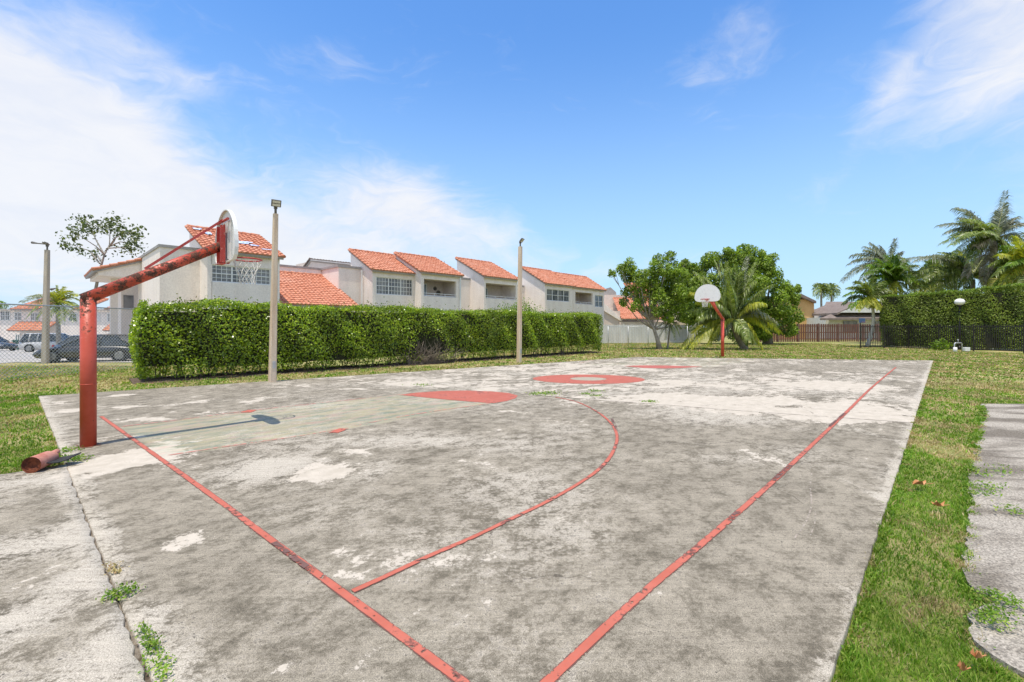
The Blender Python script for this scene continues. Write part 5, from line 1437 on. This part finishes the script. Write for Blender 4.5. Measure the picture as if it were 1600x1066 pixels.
# ------------------------------------------------------------------ basketball hoops
def hoop(label, base, dn, tb, z_el, zt, zb, bw, red, lean=None, zrim=2.83, gap=.28, rad=.088):
    """base on the ground, dn towards the court, tb distance of the backboard"""
    root = thing('basketball_hoop', label, 'basketball hoop', base, 'basketball hoops at the two ends of the court')
    pv = Vector((-dn.y, dn.x, 0)); b = Vector((base.x, base.y, 0)); zc = (zt + zb) / 2
    za = zb + (zt - zb) * .30
    el_ = b + Z * z_el; end = b + dn * (tb - .09) + Z * za
    p = MB(); p.tube([b - Z * .05, b + Z * (z_el - .02)], [rad * 1.02, rad], 28); p.ellipsoid(el_ - Z * .03, rad * .99, rad * .99, rad * .62, 24, 10)
    po = p.build('pole', M[red], root)
    MB().tube([b + Z * .86, b + Z * .875], [rad * 1.03, rad * 1.03], 28).build('weld_ring', M[red], po)
    ad = (end - el_).normalized()
    a = MB(); a.tube([el_ - ad * .06 - Z * .02, end], [rad * .96, rad * .86], 28); a.build('arm', M[red], root)
    # brace bar from half way up the arm to the top of the frame
    top = b + dn * (tb - .06) + Z * (zb + (zt - zb) * .80)
    s0 = el_.lerp(end, .40) + Z * (rad * .9)
    br = MB(); br.tube([s0 - dn * .02, top], .026, 4, smooth=False)
    br.tube([top - pv * .30 - Z * .02, top + pv * .30 - Z * .02], .022, 6); br.build('brace', M['red_clean'], root)
    # steel channel and plate carrying the board
    f = MB(); c0 = b + dn * (tb - .055)
    f.box(c0 + Z * ((zb - .03 + zb + (zt - zb) * .70) / 2), .02, .20, (zt - zb) * .70 + .03, dn, pv)
    for s_ in (-1, 1): f.box(c0 - dn * .03 + pv * (s_ * .10) + Z * ((zb - .03 + zb + (zt - zb) * .70) / 2), .075, .012, (zt - zb) * .70, dn, pv)
    f.box(c0 - dn * .035 + Z * (zb - .035), .10, .22, .012, dn, pv)
    f.build('bracket', M['red_clean'], root)
    # fan-shaped board: straight foot, rounded shoulders, domed top, with a turned-back rim
    hw = bw / 2; hh = zt - zb; pts = []
    for x_, z_ in ((-.62, 0), (-.30, 0), (.30, 0), (.62, 0), (.80, .02), (.93, .09), (1.0, .22)): pts.append((x_ * hw, z_ * hh))
    for k in range(1, 24):
        a_ = math.pi * k / 24; pts.append((math.cos(a_) * hw * 1.0, (.22 + .78 * math.sin(a_) ** .92) * hh))
    for x_, z_ in ((-1.0, .22), (-.93, .09), (-.80, .02)): pts.append((x_ * hw, z_ * hh))
    bd = MB(); q = b + dn * tb + Z * zb; ring = [q + pv * x_ + Z * z_ for x_, z_ in pts]
    bd.prism(ring, dn * .012)
    n = len(ring); cc = q + Z * hh * .45
    rimv = []; rf = []
    for r_ in ring: rimv += [r_ + (r_ - cc).normalized() * .004 + dn * .016, r_ + (r_ - cc).normalized() * .004 - dn * .040, r_ - (r_ - cc).normalized() * .012 - dn * .040]
    for k in range(n):
        k2 = (k + 1) % n
        for j in range(2): rf.append((k * 3 + j, k2 * 3 + j, k2 * 3 + j + 1, k * 3 + j + 1))
    bd.add(rimv, rf)
    M.setdefault('board', mat('board_white', (.74, .74, .71), (.64, .62, .58), 5, .5, lo=.5, hi=.75))
    bo = bd.build('backboard', M['board'], root)
    rb = MB()
    for x_ in (-.5, -.2, .2, .5): rb.box(q - dn * .012 + pv * (x_ * hw) + Z * (hh * .42), .012, .02, hh * .74, dn, pv)
    rb.build('stiffener', M['board'], bo)
    # rim
    rc_ = b + dn * (tb + gap + .02) + Z * zrim; R = .229; r = MB()
    r.tube([rc_ + dn * (R * math.cos(t)) + pv * (R * math.sin(t)) for t in np.linspace(0, 2 * math.pi, 37)], .013, 7, caps=False)
    for s_ in (-1, 1): r.tube([q - Z * 0 + pv * (s_ * .07) + dn * .02 + Z * (zrim - zb), rc_ - dn * (R * .94) * 1 + pv * (s_ * .11)], .009, 6)
    r.tube([q + dn * .02 + pv * .0 + Z * (zrim - zb - .10), rc_ - dn * (R * .97) - Z * .01], .012, 6)
    r.box(q + dn * .019 + Z * (zrim - zb - .03), .010, .16, .14, dn, pv)
    M.setdefault('rim', mat('rim_red', (.50, .06, .06), (.34, .07, .05), 20, .5))
    r.build('rim', M['rim'], root)
    # knotted cord net, slightly crumpled
    net = MB(); nn = 12; lev = [(0, R), (.07, R * .92), (.14, .180), (.21, .150), (.28, .130), (.35, .122), (.42, .13)]; rr = random.Random(7); grid = []
    for j, (dz_, r_) in enumerate(lev):
        row = []
        for i in range(nn):
            a_ = 2 * math.pi * (i + (.5 if j % 2 else 0)) / nn
            row.append(rc_ + (dn * math.cos(a_) + pv * math.sin(a_)) * (r_ * rr.uniform(.9, 1.06) if j else r_) - Z * (dz_ + (rr.uniform(-.012, .012) if j else 0)))
        grid.append(row)
    for j in range(len(lev) - 1):
        for i in range(nn):
            o_ = (i, (i - 1) % nn) if j % 2 == 0 else (i, (i + 1) % nn)
            for k in o_: net.tube([grid[j][i], grid[j + 1][k]], .0042, 4, caps=False)
    net.build('net', M['net'], root)
    return root


nb_ = G(138, 697)
flat('rust_stain', [(nb_.x + r_ * math.cos(a), nb_.y + r_ * math.sin(a)) for a, r_ in [(2 * math.pi * k / 30, .15 + .05 * math.sin(k * 1.9) + .03 * math.sin(k * 5.1)) for k in range(30)]], paint_mat('rust_stain', (.16, .085, .05), .50, .6), .006)
h1 = hoop('red rust-flecked basketball hoop nearest the camera, seen from behind its white fan-shaped board', nb_, U, 1.70, 2.10, 3.62, 2.75, 1.16, 'red')
fb_ = G(1129, 557.5, GZ)
h2 = hoop('distant red basketball hoop facing the camera, standing in front of the low coconut palm', fb_, -U, 2.35, 2.17, 3.98, 3.04, 1.36, 'red_far', zrim=3.16)

# ------------------------------------------------------------------ lamp posts
M['post_concrete'] = mat('post_concrete', (.56, .41, .27), (.66, .55, .42), 2.5, .9, .6, 40, stretch=(3, 3, .25), bdist=.01)
M['post_grey'] = mat('post_grey', (.40, .34, .27), (.50, .44, .37), 3, .9, .6, 40, stretch=(3, 3, .25), bdist=.01)


def lamp_post(label, base, h, w0, w1, m, aim, yaw=.5, lean=(0, 0), plate=True):
    root = thing('lamp_post', label, 'lamp post', base, 'square concrete lamp posts around the court')
    ax = Vector((math.cos(yaw), math.sin(yaw), 0)); ay = Vector((-ax.y, ax.x, 0)); top = base + Z * h + Vector((lean[0], lean[1], 0))
    c = MB(); vs = []
    for ce, wd in ((base - Z * .1, w0), (top, w1)):
        ch = wd * .12
        for sx, sy in ((1, 1), (-1, 1), (-1, -1), (1, -1)):
            for k in ((0, 1) if sx * sy > 0 else (1, 0)):
                vs.append(ce + ax * sx * (wd / 2 - (ch if k else 0)) + ay * sy * (wd / 2 - (0 if k else ch)))
    c.add(vs, [tuple(range(8))[::-1], tuple(range(8, 16))] + [(i, (i + 1) % 8, (i + 1) % 8 + 8, i + 8) for i in range(8)])
    c.build('post', M[m], root)
    n = MB(); n.tube([top, top + Z * .20], .035, 8); n.box(top + Z * .20, .09, .07, .09, ax, ay)
    n.build('bracket', M['lamp_metal'], root)
    aim = Vector(aim).normalized(); up = aim; sd_ = Vector((-aim.y, aim.x, 0)).normalized(); f3 = aim.cross(sd_).normalized()
    hc = top + Z * .30 + Vector((aim.x, aim.y, 0)) * .12
    hd_ = MB(); hd_.box(hc, .27, .21, .06, sd_, f3, aim); hd_.box(hc - aim * .04, .16, .13, .05, sd_, f3, aim)
    ho = hd_.build('lamp_head', M['lamp_metal'], root, bevel=.01)
    g = MB()
    for s_ in (-1, 1): g.box(hc + aim * .032 + f3 * (.047 * s_), .21, .068, .010, sd_, f3, aim)
    g.build('lens', M['lamp_glass'], ho)
    if plate:
        k = MB(); k.box(base + ay * (-w0 / 2 - .006) + ax * .02 + Z * .52, .09, .012, .22, ax, ay); k.build('cover_plate', M['galv'], root)
    return root


lb = G(425.5, 596.5)
lamp_post('tall tan concrete lamp post at the slab edge before the near half of the hedge', lb, 5.12, .20, .13, 'post_concrete', (.55, -.75, -.45), yaw=.75, lean=(.10, 0))
lb = G(811, 565)
lamp_post('pale square lamp post at the slab edge before the far half of the hedge', lb, 5.55, .205, .165, 'post_concrete', (.75, -.35, -.75), yaw=.75, lean=(.06, 0))
lb = G(70.5, 568, GZ); lb.z = GZ
r_ = lamp_post('weathered grey lamp post beyond the chain link fence beside the black sedan', lb, 5.35, .23, .16, 'post_grey', (-.35, -.2, -1), yaw=.2, lean=(.10, 0), plate=False)
MB().tube([lb + Vector((.1, 0, 5.62)), lb + Vector((-.35, 0, 5.66)), lb + Vector((-.62, 0, 5.70))], [.03, .028, .06], 6).build('lamp_arm', M['lamp_metal'], r_)
d = 40; q = Vector(((90 - CX) / F * d, d, ground_z(-40, 40)))
r_ = thing('street_lamp', 'slim pale lamp pole in front of the yellow-green palm, beyond the parked vehicles', 'street lamp', q)
MB().tube([q, P(90, 453, d)], [.10, .075], 8).build('pole', M['post_grey'], r_)
MB().tube([P(91, 452, d), P(86, 451, d), P(80, 452.5, d)], [.05, .06, .12], 6).build('lamp_head', M['lamp_metal'], r_)
# globe lamp behind the black fence
q = P(1499.5, 472, 34.2)
r_ = thing('globe_lamp', 'white globe lamp on a black pole behind the black picket fence', 'lamp', Vector((q.x, q.y, GZ)))
MB().ellipsoid(q, .31, .31, .25, 24, 14).build('globe', M['globe'], r_)
pb = MB(); pb.tube([(q.x, q.y, GZ), (q.x, q.y, q.z - .32)], .06, 10); pb.tube([(q.x, q.y, q.z - .36), (q.x, q.y, q.z - .26)], [.10, .16], 12); pb.tube([(q.x, q.y, GZ), (q.x, q.y, GZ + .3)], [.12, .09], 12)
pb.build('pole', M['black_metal'], r_)

# ------------------------------------------------------------------ pipe stump and rubber strip beside the near hoop
p0 = G(49, 727, .09); p0.z = .092
ax = Vector((-.30, .95, 0)).normalized()
M['stump_paint'] = mat('faded_red_pipe', (.40, .13, .09), (.52, .24, .18), 6, .75, .5, 30, bdist=.01)
M['rust'] = mat('rust', (.20, .06, .028), (.09, .03, .02), 14, .95, 1, 50, lo=.4, hi=.6, bdist=.015)
r_ = thing('pipe_stump', 'short cut-off pink-red pipe stump with a rusty end lying at the grass edge', 'pipe', Vector((p0.x, p0.y, 0)))
s_ = MB(); s_.tube([p0, p0 + ax * .28, p0 + ax * .36 - Z * .01], [.090, .086, .068], 24, caps=False); s_.tube([p0 + ax * .33 + Z * .02, p0 + ax * .46 + Z * .04], [.045, .03], 10)
so_ = s_.build('pipe', M['stump_paint'], r_)
e_ = MB(); sd_ = Vector((-ax.y, ax.x, 0)); ringp = []
rr = random.Random(2)
lay = [(0, .092), (.012, .086), (.006, .078), (.024, .072), (.020, .046), (.034, .042), (.030, 0.001)]
for dd, rr_ in lay:
    for k in range(24):
        a = 2 * math.pi * k / 24; ringp.append(p0 - ax * .004 + ax * (dd + rr.uniform(-.002, .002)) + (sd_ * math.cos(a) + Z * math.sin(a)) * rr_)
e_.add(ringp, [(j * 24 + k, j * 24 + (k + 1) % 24, (j + 1) * 24 + (k + 1) % 24, (j + 1) * 24 + k) for j in range(len(lay) - 1) for k in range(24)], True)
e_.build('rusty_end', M['rust'], r_)
q0 = Vector((-5.60, 5.36, 0)); q1 = Vector((-5.30, 5.60, 0))
r_ = thing('rubber_strip', 'curved flat black rubber strip lying over the weeds by the red pole', 'rubber strip', Vector(((q0.x + q1.x) / 2, (q0.y + q1.y) / 2, 0)))
dd = (q1 - q0); dd.z = 0; L = dd.length; dd.normalize(); pn_ = Vector((-dd.y, dd.x, 0)); s_ = MB(); prof = []
n = 14; W = lambda u: (.055 + .085 * math.sin(min(1, u * 1.05 + .25) * math.pi * .8)) * (1 if u < .72 else max(.12, 1 - (u - .72) / .32))
vs = []; fs = []
for i in range(n + 1):
    u = i / n; c = q0 + dd * (L * u); z_ = .118 - .050 * math.sin(u * math.pi) + .012 * u
    for sg in (-1, 1):
        for tz in (0, -.010): vs.append((c.x + pn_.x * W(u) * sg + 0, c.y + pn_.y * W(u) * sg, z_ + tz))
for i in range(n):
    a = i * 4; b4 = a + 4
    fs += [(a, b4, b4 + 2, a + 2), (a + 1, a + 3, b4 + 3, b4 + 1), (a, a + 1, b4 + 1, b4), (a + 2, b4 + 2, b4 + 3, a + 3)]
fs += [(0, 2, 3, 1), (n * 4, n * 4 + 1, n * 4 + 3, n * 4 + 2)]
s_.add(vs, fs, False); s_.build('strip', M['rubber'], r_)

# ------------------------------------------------------------------ weeds, leaves
def weed(label, pts, n, size, m='blade_green', h=.05, name='weed', cat='weed', spread=.06, seed=1, group=None):
    r = np.random.default_rng(seed); C = []
    for px, py, s_ in pts:
        c = G(px, py); C.append(np.stack([c.x + r.normal(0, spread * s_, n), c.y + r.normal(0, spread * s_ * .8, n), r.uniform(.0, h, n)], 1))
    C = np.concatenate(C); v, f = leafcloud(C, np.array([[0, -.2, 1.0]]), size, .7, .5, r)
    o = mesh_np(name, v, f, M[m]); c = C.mean(0)
    o.data.transform(Matrix.Translation((-c[0], -c[1], 0))); o.location = (c[0], c[1], 0)
    return tag(o, label, cat, group)


WG = 'weeds growing in the slab joints'
weed('green weed spreading across the slab crack at lower left', [(186, 930, 1), (176, 934, .7), (200, 925, .8), (195, 932, .8)], 60, .023, spread=.045, seed=1, group=WG)
weed('dry reddish weed tuft just above the green one in the slab crack', [(176, 888, .7), (181, 895, .5)], 60, .022, 'blade_dry', .03, spread=.04, seed=2, group=WG)
weed('chain of bright green weeds in the crack at the bottom left', [(222, 988, .6), (227, 998, .6), (232, 1008, .7), (238, 1020, .8), (246, 1036, 1), (250, 1044, 1), (255, 1060, .7), (235, 1014, .5)], 55, .020, spread=.032, seed=3, group=WG)
weed('creeping weeds under the black rubber strip at the slab corner', [(80, 722, 1.6), (95, 720, 1.6), (110, 718, 1.4), (122, 719, 1.0), (105, 706, 1.2), (70, 726, 1)], 110, .035, h=.05, spread=.07, seed=4)
weed('tuft of weeds at the near end of the centre joint', [(845, 615, 3.5), (853, 617, 3), (838, 616, 2), (862, 614, 2)], 70, .05, h=.05, spread=.06, seed=5, group=WG)
for i, (x, y, s_, lb) in enumerate(((930, 611, 2.4, 'small flat weed on the pale slab right of the centre joint tuft'), (929, 619, 2.4, 'second flat weed just below the first on the pale slab'), (912, 616, 1.8, 'small yellowish weed between the arc end and the flat weeds'),
                                    (655, 602, 3.0, 'faint patch of weeds above the red key arc'), (1013, 628, 1.6, 'tiny weed tuft on the joint line right of the arc'))):
    weed(lb, [(x, y, s_), (x + 5, y, s_ * .8)], 40, .045, h=.035, spread=.05, seed=10 + i, group=WG)
weed('low green weeds along the crack in the asphalt path', [(1573, 940, .8), (1560, 936, .8), (1548, 930, .9), (1590, 946, .6), (1534, 930, .8)], 60, .022, h=.04, spread=.05, seed=20)
weed('spreading weed where the grass cuts into the path', [(1545, 955, 1.2), (1555, 962, 1.2), (1535, 965, 1.0), (1550, 975, .8)], 90, .022, h=.05, spread=.05, seed=21)
for i, (x, y, lb) in enumerate(((1584, 795, 'larger weed patch near the right edge of the asphalt path'), (1533, 766, 'small weed on the asphalt path opposite the dry leaf'), (1529, 735, 'weed creeping onto the asphalt path from the grass'), (1562, 731, 'tiny weed on the middle of the asphalt path'), (1545, 757, 'thin weed in a hairline crack of the asphalt path'))):
    weed(lb, [(x, y, 1.6), (x + 3, y + 7, 1.2)], 45, .03, h=.03, spread=.05, seed=30 + i, group='weeds on the asphalt path')
M['dry_leaf'] = mat('dry_leaf', (.42, .17, .06), (.58, .30, .14), 20, .85)


def dry_leaf(label, px, py, s_, seed):
    rr = random.Random(seed); c = G(px, py, .02); b = MB(); k = 11
    pts = []
    for i in range(k):
        a = 2 * math.pi * i / k; r_ = s_ * (1.0 if i % 2 == 0 else .55) * rr.uniform(.75, 1.15); pts.append(c + Vector((math.cos(a) * r_, math.sin(a) * r_ * .7, .004 + rr.uniform(0, .05))))
    b.add([c] + pts, [(0, i + 1, (i + 1) % k + 1) for i in range(k)])
    e = c + Vector((s_ * 1.5, -s_ * .3, .02)); b.tube([c, e], .003, 4)
    o = b.build('dry_leaf', M['dry_leaf']); tag(o, label, 'leaf', 'dry leaves lying in the grass strip')
    o.data.transform(Matrix.Translation(-c)); o.location = c


dry_leaf('curled orange-brown leaf on the grass strip, the larger and farther one', 1436, 757, .085, 1)
dry_leaf('small rusty brown leaf in the grass, nearer the camera', 1465, 791, .06, 2)
dry_leaf('dry orange leaf at the foot of the asphalt path bottom corner', 1524, 1028, .03, 3)
dry_leaf('brown leaf in the grass near the bottom edge between slab and path', 1504, 1048, .022, 4)

# backflow pipe in front of the black fence
q = G(1497, 550, GZ); r_ = thing('backflow_valve', 'white backflow pipe with box standing in the grass before the black fence', 'water pipe', q)
b = MB(); w2_ = Vector((1, 0, 0))
b.tube([q - w2_ * .25, q - w2_ * .25 + Z * .55, q - w2_ * .20 + Z * .62, q + w2_ * .22 + Z * .62, q + w2_ * .27 + Z * .55, q + w2_ * .27], .035, 8); b.build('pipe', M['galv'], r_)
b = MB(); b.tube([q - w2_ * .25 - Vector((0, .05, 0)), q - w2_ * .25 - Vector((0, .05, 0)) + Z * .32], [.13, .10], 12); b.build('white_cap', M['white_frame'], r_)
b = MB(); b.box(q + w2_ * .55 + Z * .18, .34, .25, .26); b.build('box', M['white_frame'], r_, bevel=.015)
b = MB(); b.tube([q + Z * .62, q + Z * .85], .02, 6); b.tube([q + Z * .85 - w2_ * .07, q + Z * .85 + w2_ * .07], .018, 6); b.build('handle', M['galv'], r_)
# white pool chairs glimpsed through the black fence
def lounge(label, px, d):
    q = Vector(((px - CX) / F * d, d, GZ)); r_ = thing('pool_chair', label, 'chair', q, 'white pool chairs behind the black fence')
    b = MB(); b.box(q + Z * .38, .62, .55, .05); b.build('seat', M['white_frame'], r_)
    b = MB()
    for k in range(5): b.box(q + Vector((-.24 + .12 * k, .28, .62)), .08, .03, .44)
    b.build('backrest', M['white_frame'], r_)
    for sx in (-.27, .27):
        for sy in (-.23, .23): MB().box(q + Vector((sx, sy, .19)), .05, .05, .36).build('leg', M['white_frame'], r_)


lounge('white pool chair seen through the pickets just right of the white pipe', 1534, 34.0)
lounge('white pool chair seen through the pickets near the right edge', 1552, 33.4)

# portable hoop board showing above the red fence
q = P(1347, 501, 57); r_ = thing('portable_hoop', 'small blue backboard showing above the red wooden fence before the bungalow', 'basketball hoop', Vector((q.x, q.y, GZ)))
M['blue_board'] = mat('blue_board', (.05, .10, .20), (.07, .13, .25), 5, .5)
b = MB(); b.box(q, .80, .04, .58); b.build('backboard', M['blue_board'], r_, bevel=.03)
MB().tube([(q.x, q.y + .3, GZ), (q.x, q.y + .3, q.z), (q.x, q.y + .03, q.z)], .05, 8).build('pole', M['black_metal'], r_)
b = MB(); b.tube([q + Vector((.23 * math.cos(t), -.28 + .23 * math.sin(t), -.2)) for t in np.linspace(0, 2 * math.pi, 20)], .015, 5, caps=False); b.build('rim', M['rim'], r_)

# ------------------------------------------------------------------ vehicles beyond the fence
M['tyre'] = mat('tyre', (.02, .02, .02), None, rough=.9); M['wheel_rim'] = mat('wheel_rim', (.25, .25, .26), (.4, .4, .4), 9, .4, metal=.7)
M['light_red'] = mat('tail_light', (.35, .02, .02), None, rough=.3); M['light_clear'] = mat('head_light', (.6, .6, .6), None, rough=.2)


def car(name, label, cat, pos, hd, L, W, Hh, paint, kind='sedan', clear=.18, group='parked vehicles'):
    """pos = middle of the car on the ground, hd = heading"""
    hd = Vector(hd).normalized(); sd = Vector((-hd.y, hd.x, 0)); root = thing(name, label, cat, pos, group)
    q = lambda x, y, z: pos + hd * x + sd * y + Z * z
    belt = Hh * (.60 if kind == 'sedan' else .56)
    if kind == 'sedan': prof = [(-.5, .40, .62), (-.485, .22, .86), (-.40, .19, .93), (-.25, .18, .98), (0, .18, 1.0), (.20, .18, .98), (.30, .18, .92), (.43, .19, .80), (.485, .24, .66), (.5, .40, .52)]
    else: prof = [(-.5, .35, .85), (-.49, .24, 1.0), (-.35, .18, 1.0), (0, .18, 1.0), (.20, .18, 1.0), (.28, .18, .96), (.44, .20, .86), (.49, .26, .72), (.5, .38, .60)]
    b = MB(); rings = []
    for x, zb_, zt_ in prof:
        taper = 1 - .16 * (abs(x) * 2) ** 4; w_ = W / 2 * taper; zb2 = clear + (zb_ - .18) * belt; zt2 = belt * zt_
        pts = [(-w_ * .90, zb2), (-w_, zb2 + (zt2 - zb2) * .35), (-w_ * .985, zb2 + (zt2 - zb2) * .75), (-w_ * .90, zt2), (0, zt2 + .02), (w_ * .90, zt2), (w_ * .985, zb2 + (zt2 - zb2) * .75), (w_, zb2 + (zt2 - zb2) * .35), (w_ * .90, zb2)]
        rings.append([q(x * L, y, z) for y, z in pts])
    m = len(rings[0]); vs = [p for r in rings for p in r]
    fs = [(i * m + k, i * m + (k + 1) % m, (i + 1) * m + (k + 1) % m, (i + 1) * m + k) for i in range(len(rings) - 1) for k in range(m)] + [tuple(range(m))[::-1], tuple(range((len(rings) - 1) * m, len(rings) * m))]
    b.add(vs, fs, True); bo = b.build('body', M[paint], root)
    if kind == 'sedan': cab = [(-.40, .90, .90), (-.24, .78, 1.0), (.02, .76, 1.0), (.24, .88, .86)]
    else: cab = [(-.48, .90, .95), (-.42, .80, 1.0), (.05, .78, 1.0), (.25, .9, .9)]
    xb0, xt0, xt1, xb1 = [c[0] * L for c in cab]; wb, wt = W / 2 * .90, W / 2 * .70
    zb_, zt_ = belt * .985, Hh
    low = [(xb0, -wb), (xb1, -wb), (xb1, wb), (xb0, wb)]; top = [(xt0, -wt), (xt1, -wt), (xt1, wt), (xt0, wt)]
    g = MB(); g.add([q(x, y, zb_) for x, y in low] + [q(x, y, zt_ - .03) for x, y in top], [(0, 1, 5, 4), (1, 2, 6, 5), (2, 3, 7, 6), (3, 0, 4, 7)]); g.build('window', M['car_glass'], root)
    r = MB(); r.add([q(x, y, zt_ - .05) for x, y in [(xt0 - .05, -wt - .03), (xt1 + .05, -wt - .03), (xt1 + .05, wt + .03), (xt0 - .05, wt + .03)]] + [q(x * .92, y * .88, zt_ + .01) for x, y in top], [(0, 1, 5, 4), (1, 2, 6, 5), (2, 3, 7, 6), (3, 0, 4, 7), (4, 5, 6, 7)], True)
    for i in range(4): r.tube([q(low[i][0], low[i][1], zb_), q(top[i][0], top[i][1], zt_ - .03)], .04, 6)
    for s_ in (-1, 1):
        xm = (xt0 + xt1) / 2; r.tube([q(xm, s_ * wb, zb_), q(xm, s_ * wt, zt_ - .03)], .04, 6)
        if kind != 'sedan': r.tube([q(xt0 + .1 * L, s_ * wb, zb_), q(xt0 + .1 * L, s_ * wt, zt_ - .03)], .05, 6)
    r.build('roof', M[paint], root)
    R = Hh * (.225 if kind == 'sedan' else .205)
    for x in (-.30 * L, .315 * L):
        for s_ in (-1, 1):
            c = q(x, s_ * (W / 2 - .10), R); t = MB(); o = sd * s_
            t.tube([c - o * .10, c - o * .08, c + o * .09, c + o * .115], [R * .93, R, R, R * .9], 24); w_ = t.build('wheel', M['tyre'], root)
            t = MB(); t.tube([c + o * .116, c + o * .122], [R * .66, R * .6], 18)
            for k in range(5):
                a = 2 * math.pi * k / 5; t.box(c + o * .128 + (hd * math.cos(a) + Z * math.sin(a)) * R * .33, R * .6, .02, .05, (hd * math.cos(a) + Z * math.sin(a)), o, (-hd * math.sin(a) + Z * math.cos(a)))
            t.build('rim', M['wheel_rim'], w_)
            t = MB(); t.tube([c - o * .02, c + o * .088], R * 1.16, 20); t.build('wheel_arch', M['tyre'], bo)
    for s_ in (-1, 1):
        MB().box(q(L * .478, s_ * W * .33, belt * .62), .10, .28, .11, hd, sd).build('headlight', M['light_clear'], root, bevel=.02)
        MB().box(q(-L * .484, s_ * W * .35, belt * .80), .10, .24, .15, hd, sd).build('tail_light', M['light_red'], root, bevel=.02)
    return root


for nm, c in (('paint_black', (.018, .019, .022)), ('paint_silver', (.50, .50, .50)), ('paint_blue', (.055, .085, .13)), ('paint_dark', (.03, .035, .04)), ('paint_white', (.72, .72, .72))): M[nm] = car_paint(nm, c)
hd_ = Vector((-.95, -.31, 0)); fw = Vector((-22.2, 21.7, 0)); L_ = 4.3
pm_ = fw - hd_.normalized() * (L_ * .315) + Vector((0, .8, 0)); pm_.z = ground_z(pm_.x, pm_.y) + .02
car('parked_car', 'black sedan parked beyond the chain link fence behind the grey lamp post', 'car', pm_, hd_, L_, 1.75, 1.32, 'paint_black')
q = lambda px, d: Vector(((px - CX) / F * d, d, ground_z((px - CX) / F * d, d) + .02))
car('parked_suv', 'silver station wagon parked behind the black sedan, its tail towards the bin', 'car', q(88, 40), (1, .12, 0), 4.7, 1.8, 1.62, 'paint_silver', 'suv')
car('parked_car', 'dark blue vehicle half hidden behind the black sedan near the hedge', 'car', q(152, 30.5), (1, .05, 0), 4.5, 1.8, 1.36, 'paint_blue')
car('parked_car', 'dark vehicle cut off by the left edge of the photo', 'car', q(-16, 43), (1, -.1, 0), 4.3, 1.75, 1.45, 'paint_dark')
# bin
M['bin'] = mat('bin_green', (.03, .12, .10), None, rough=.6)
c = q(28, 47); r_ = thing('wheelie_bin', 'dark green wheelie bin by the tan house wall', 'bin', c)
b = MB(); b.add([c + Vector((x * s_, y * s_, z)) for z, s_ in ((.05, .42), (.95, .55)) for x, y in ((-.5, -.5), (.5, -.5), (.5, .5), (-.5, .5))], [(3, 2, 1, 0), (4, 5, 6, 7), (0, 1, 5, 4), (1, 2, 6, 5), (2, 3, 7, 6), (3, 0, 4, 7)]); b.build('body', M['bin'], r_)
b = MB(); b.box(c + Z * 1.0, .66, .68, .09); b.build('lid', M['bin'], r_, bevel=.03)
for s_ in (-1, 1): MB().tube([c + Vector((s_ * .24, .25, .1)), c + Vector((s_ * .30, .25, .1))], .1, 12).build('wheel', M['tyre'], r_)
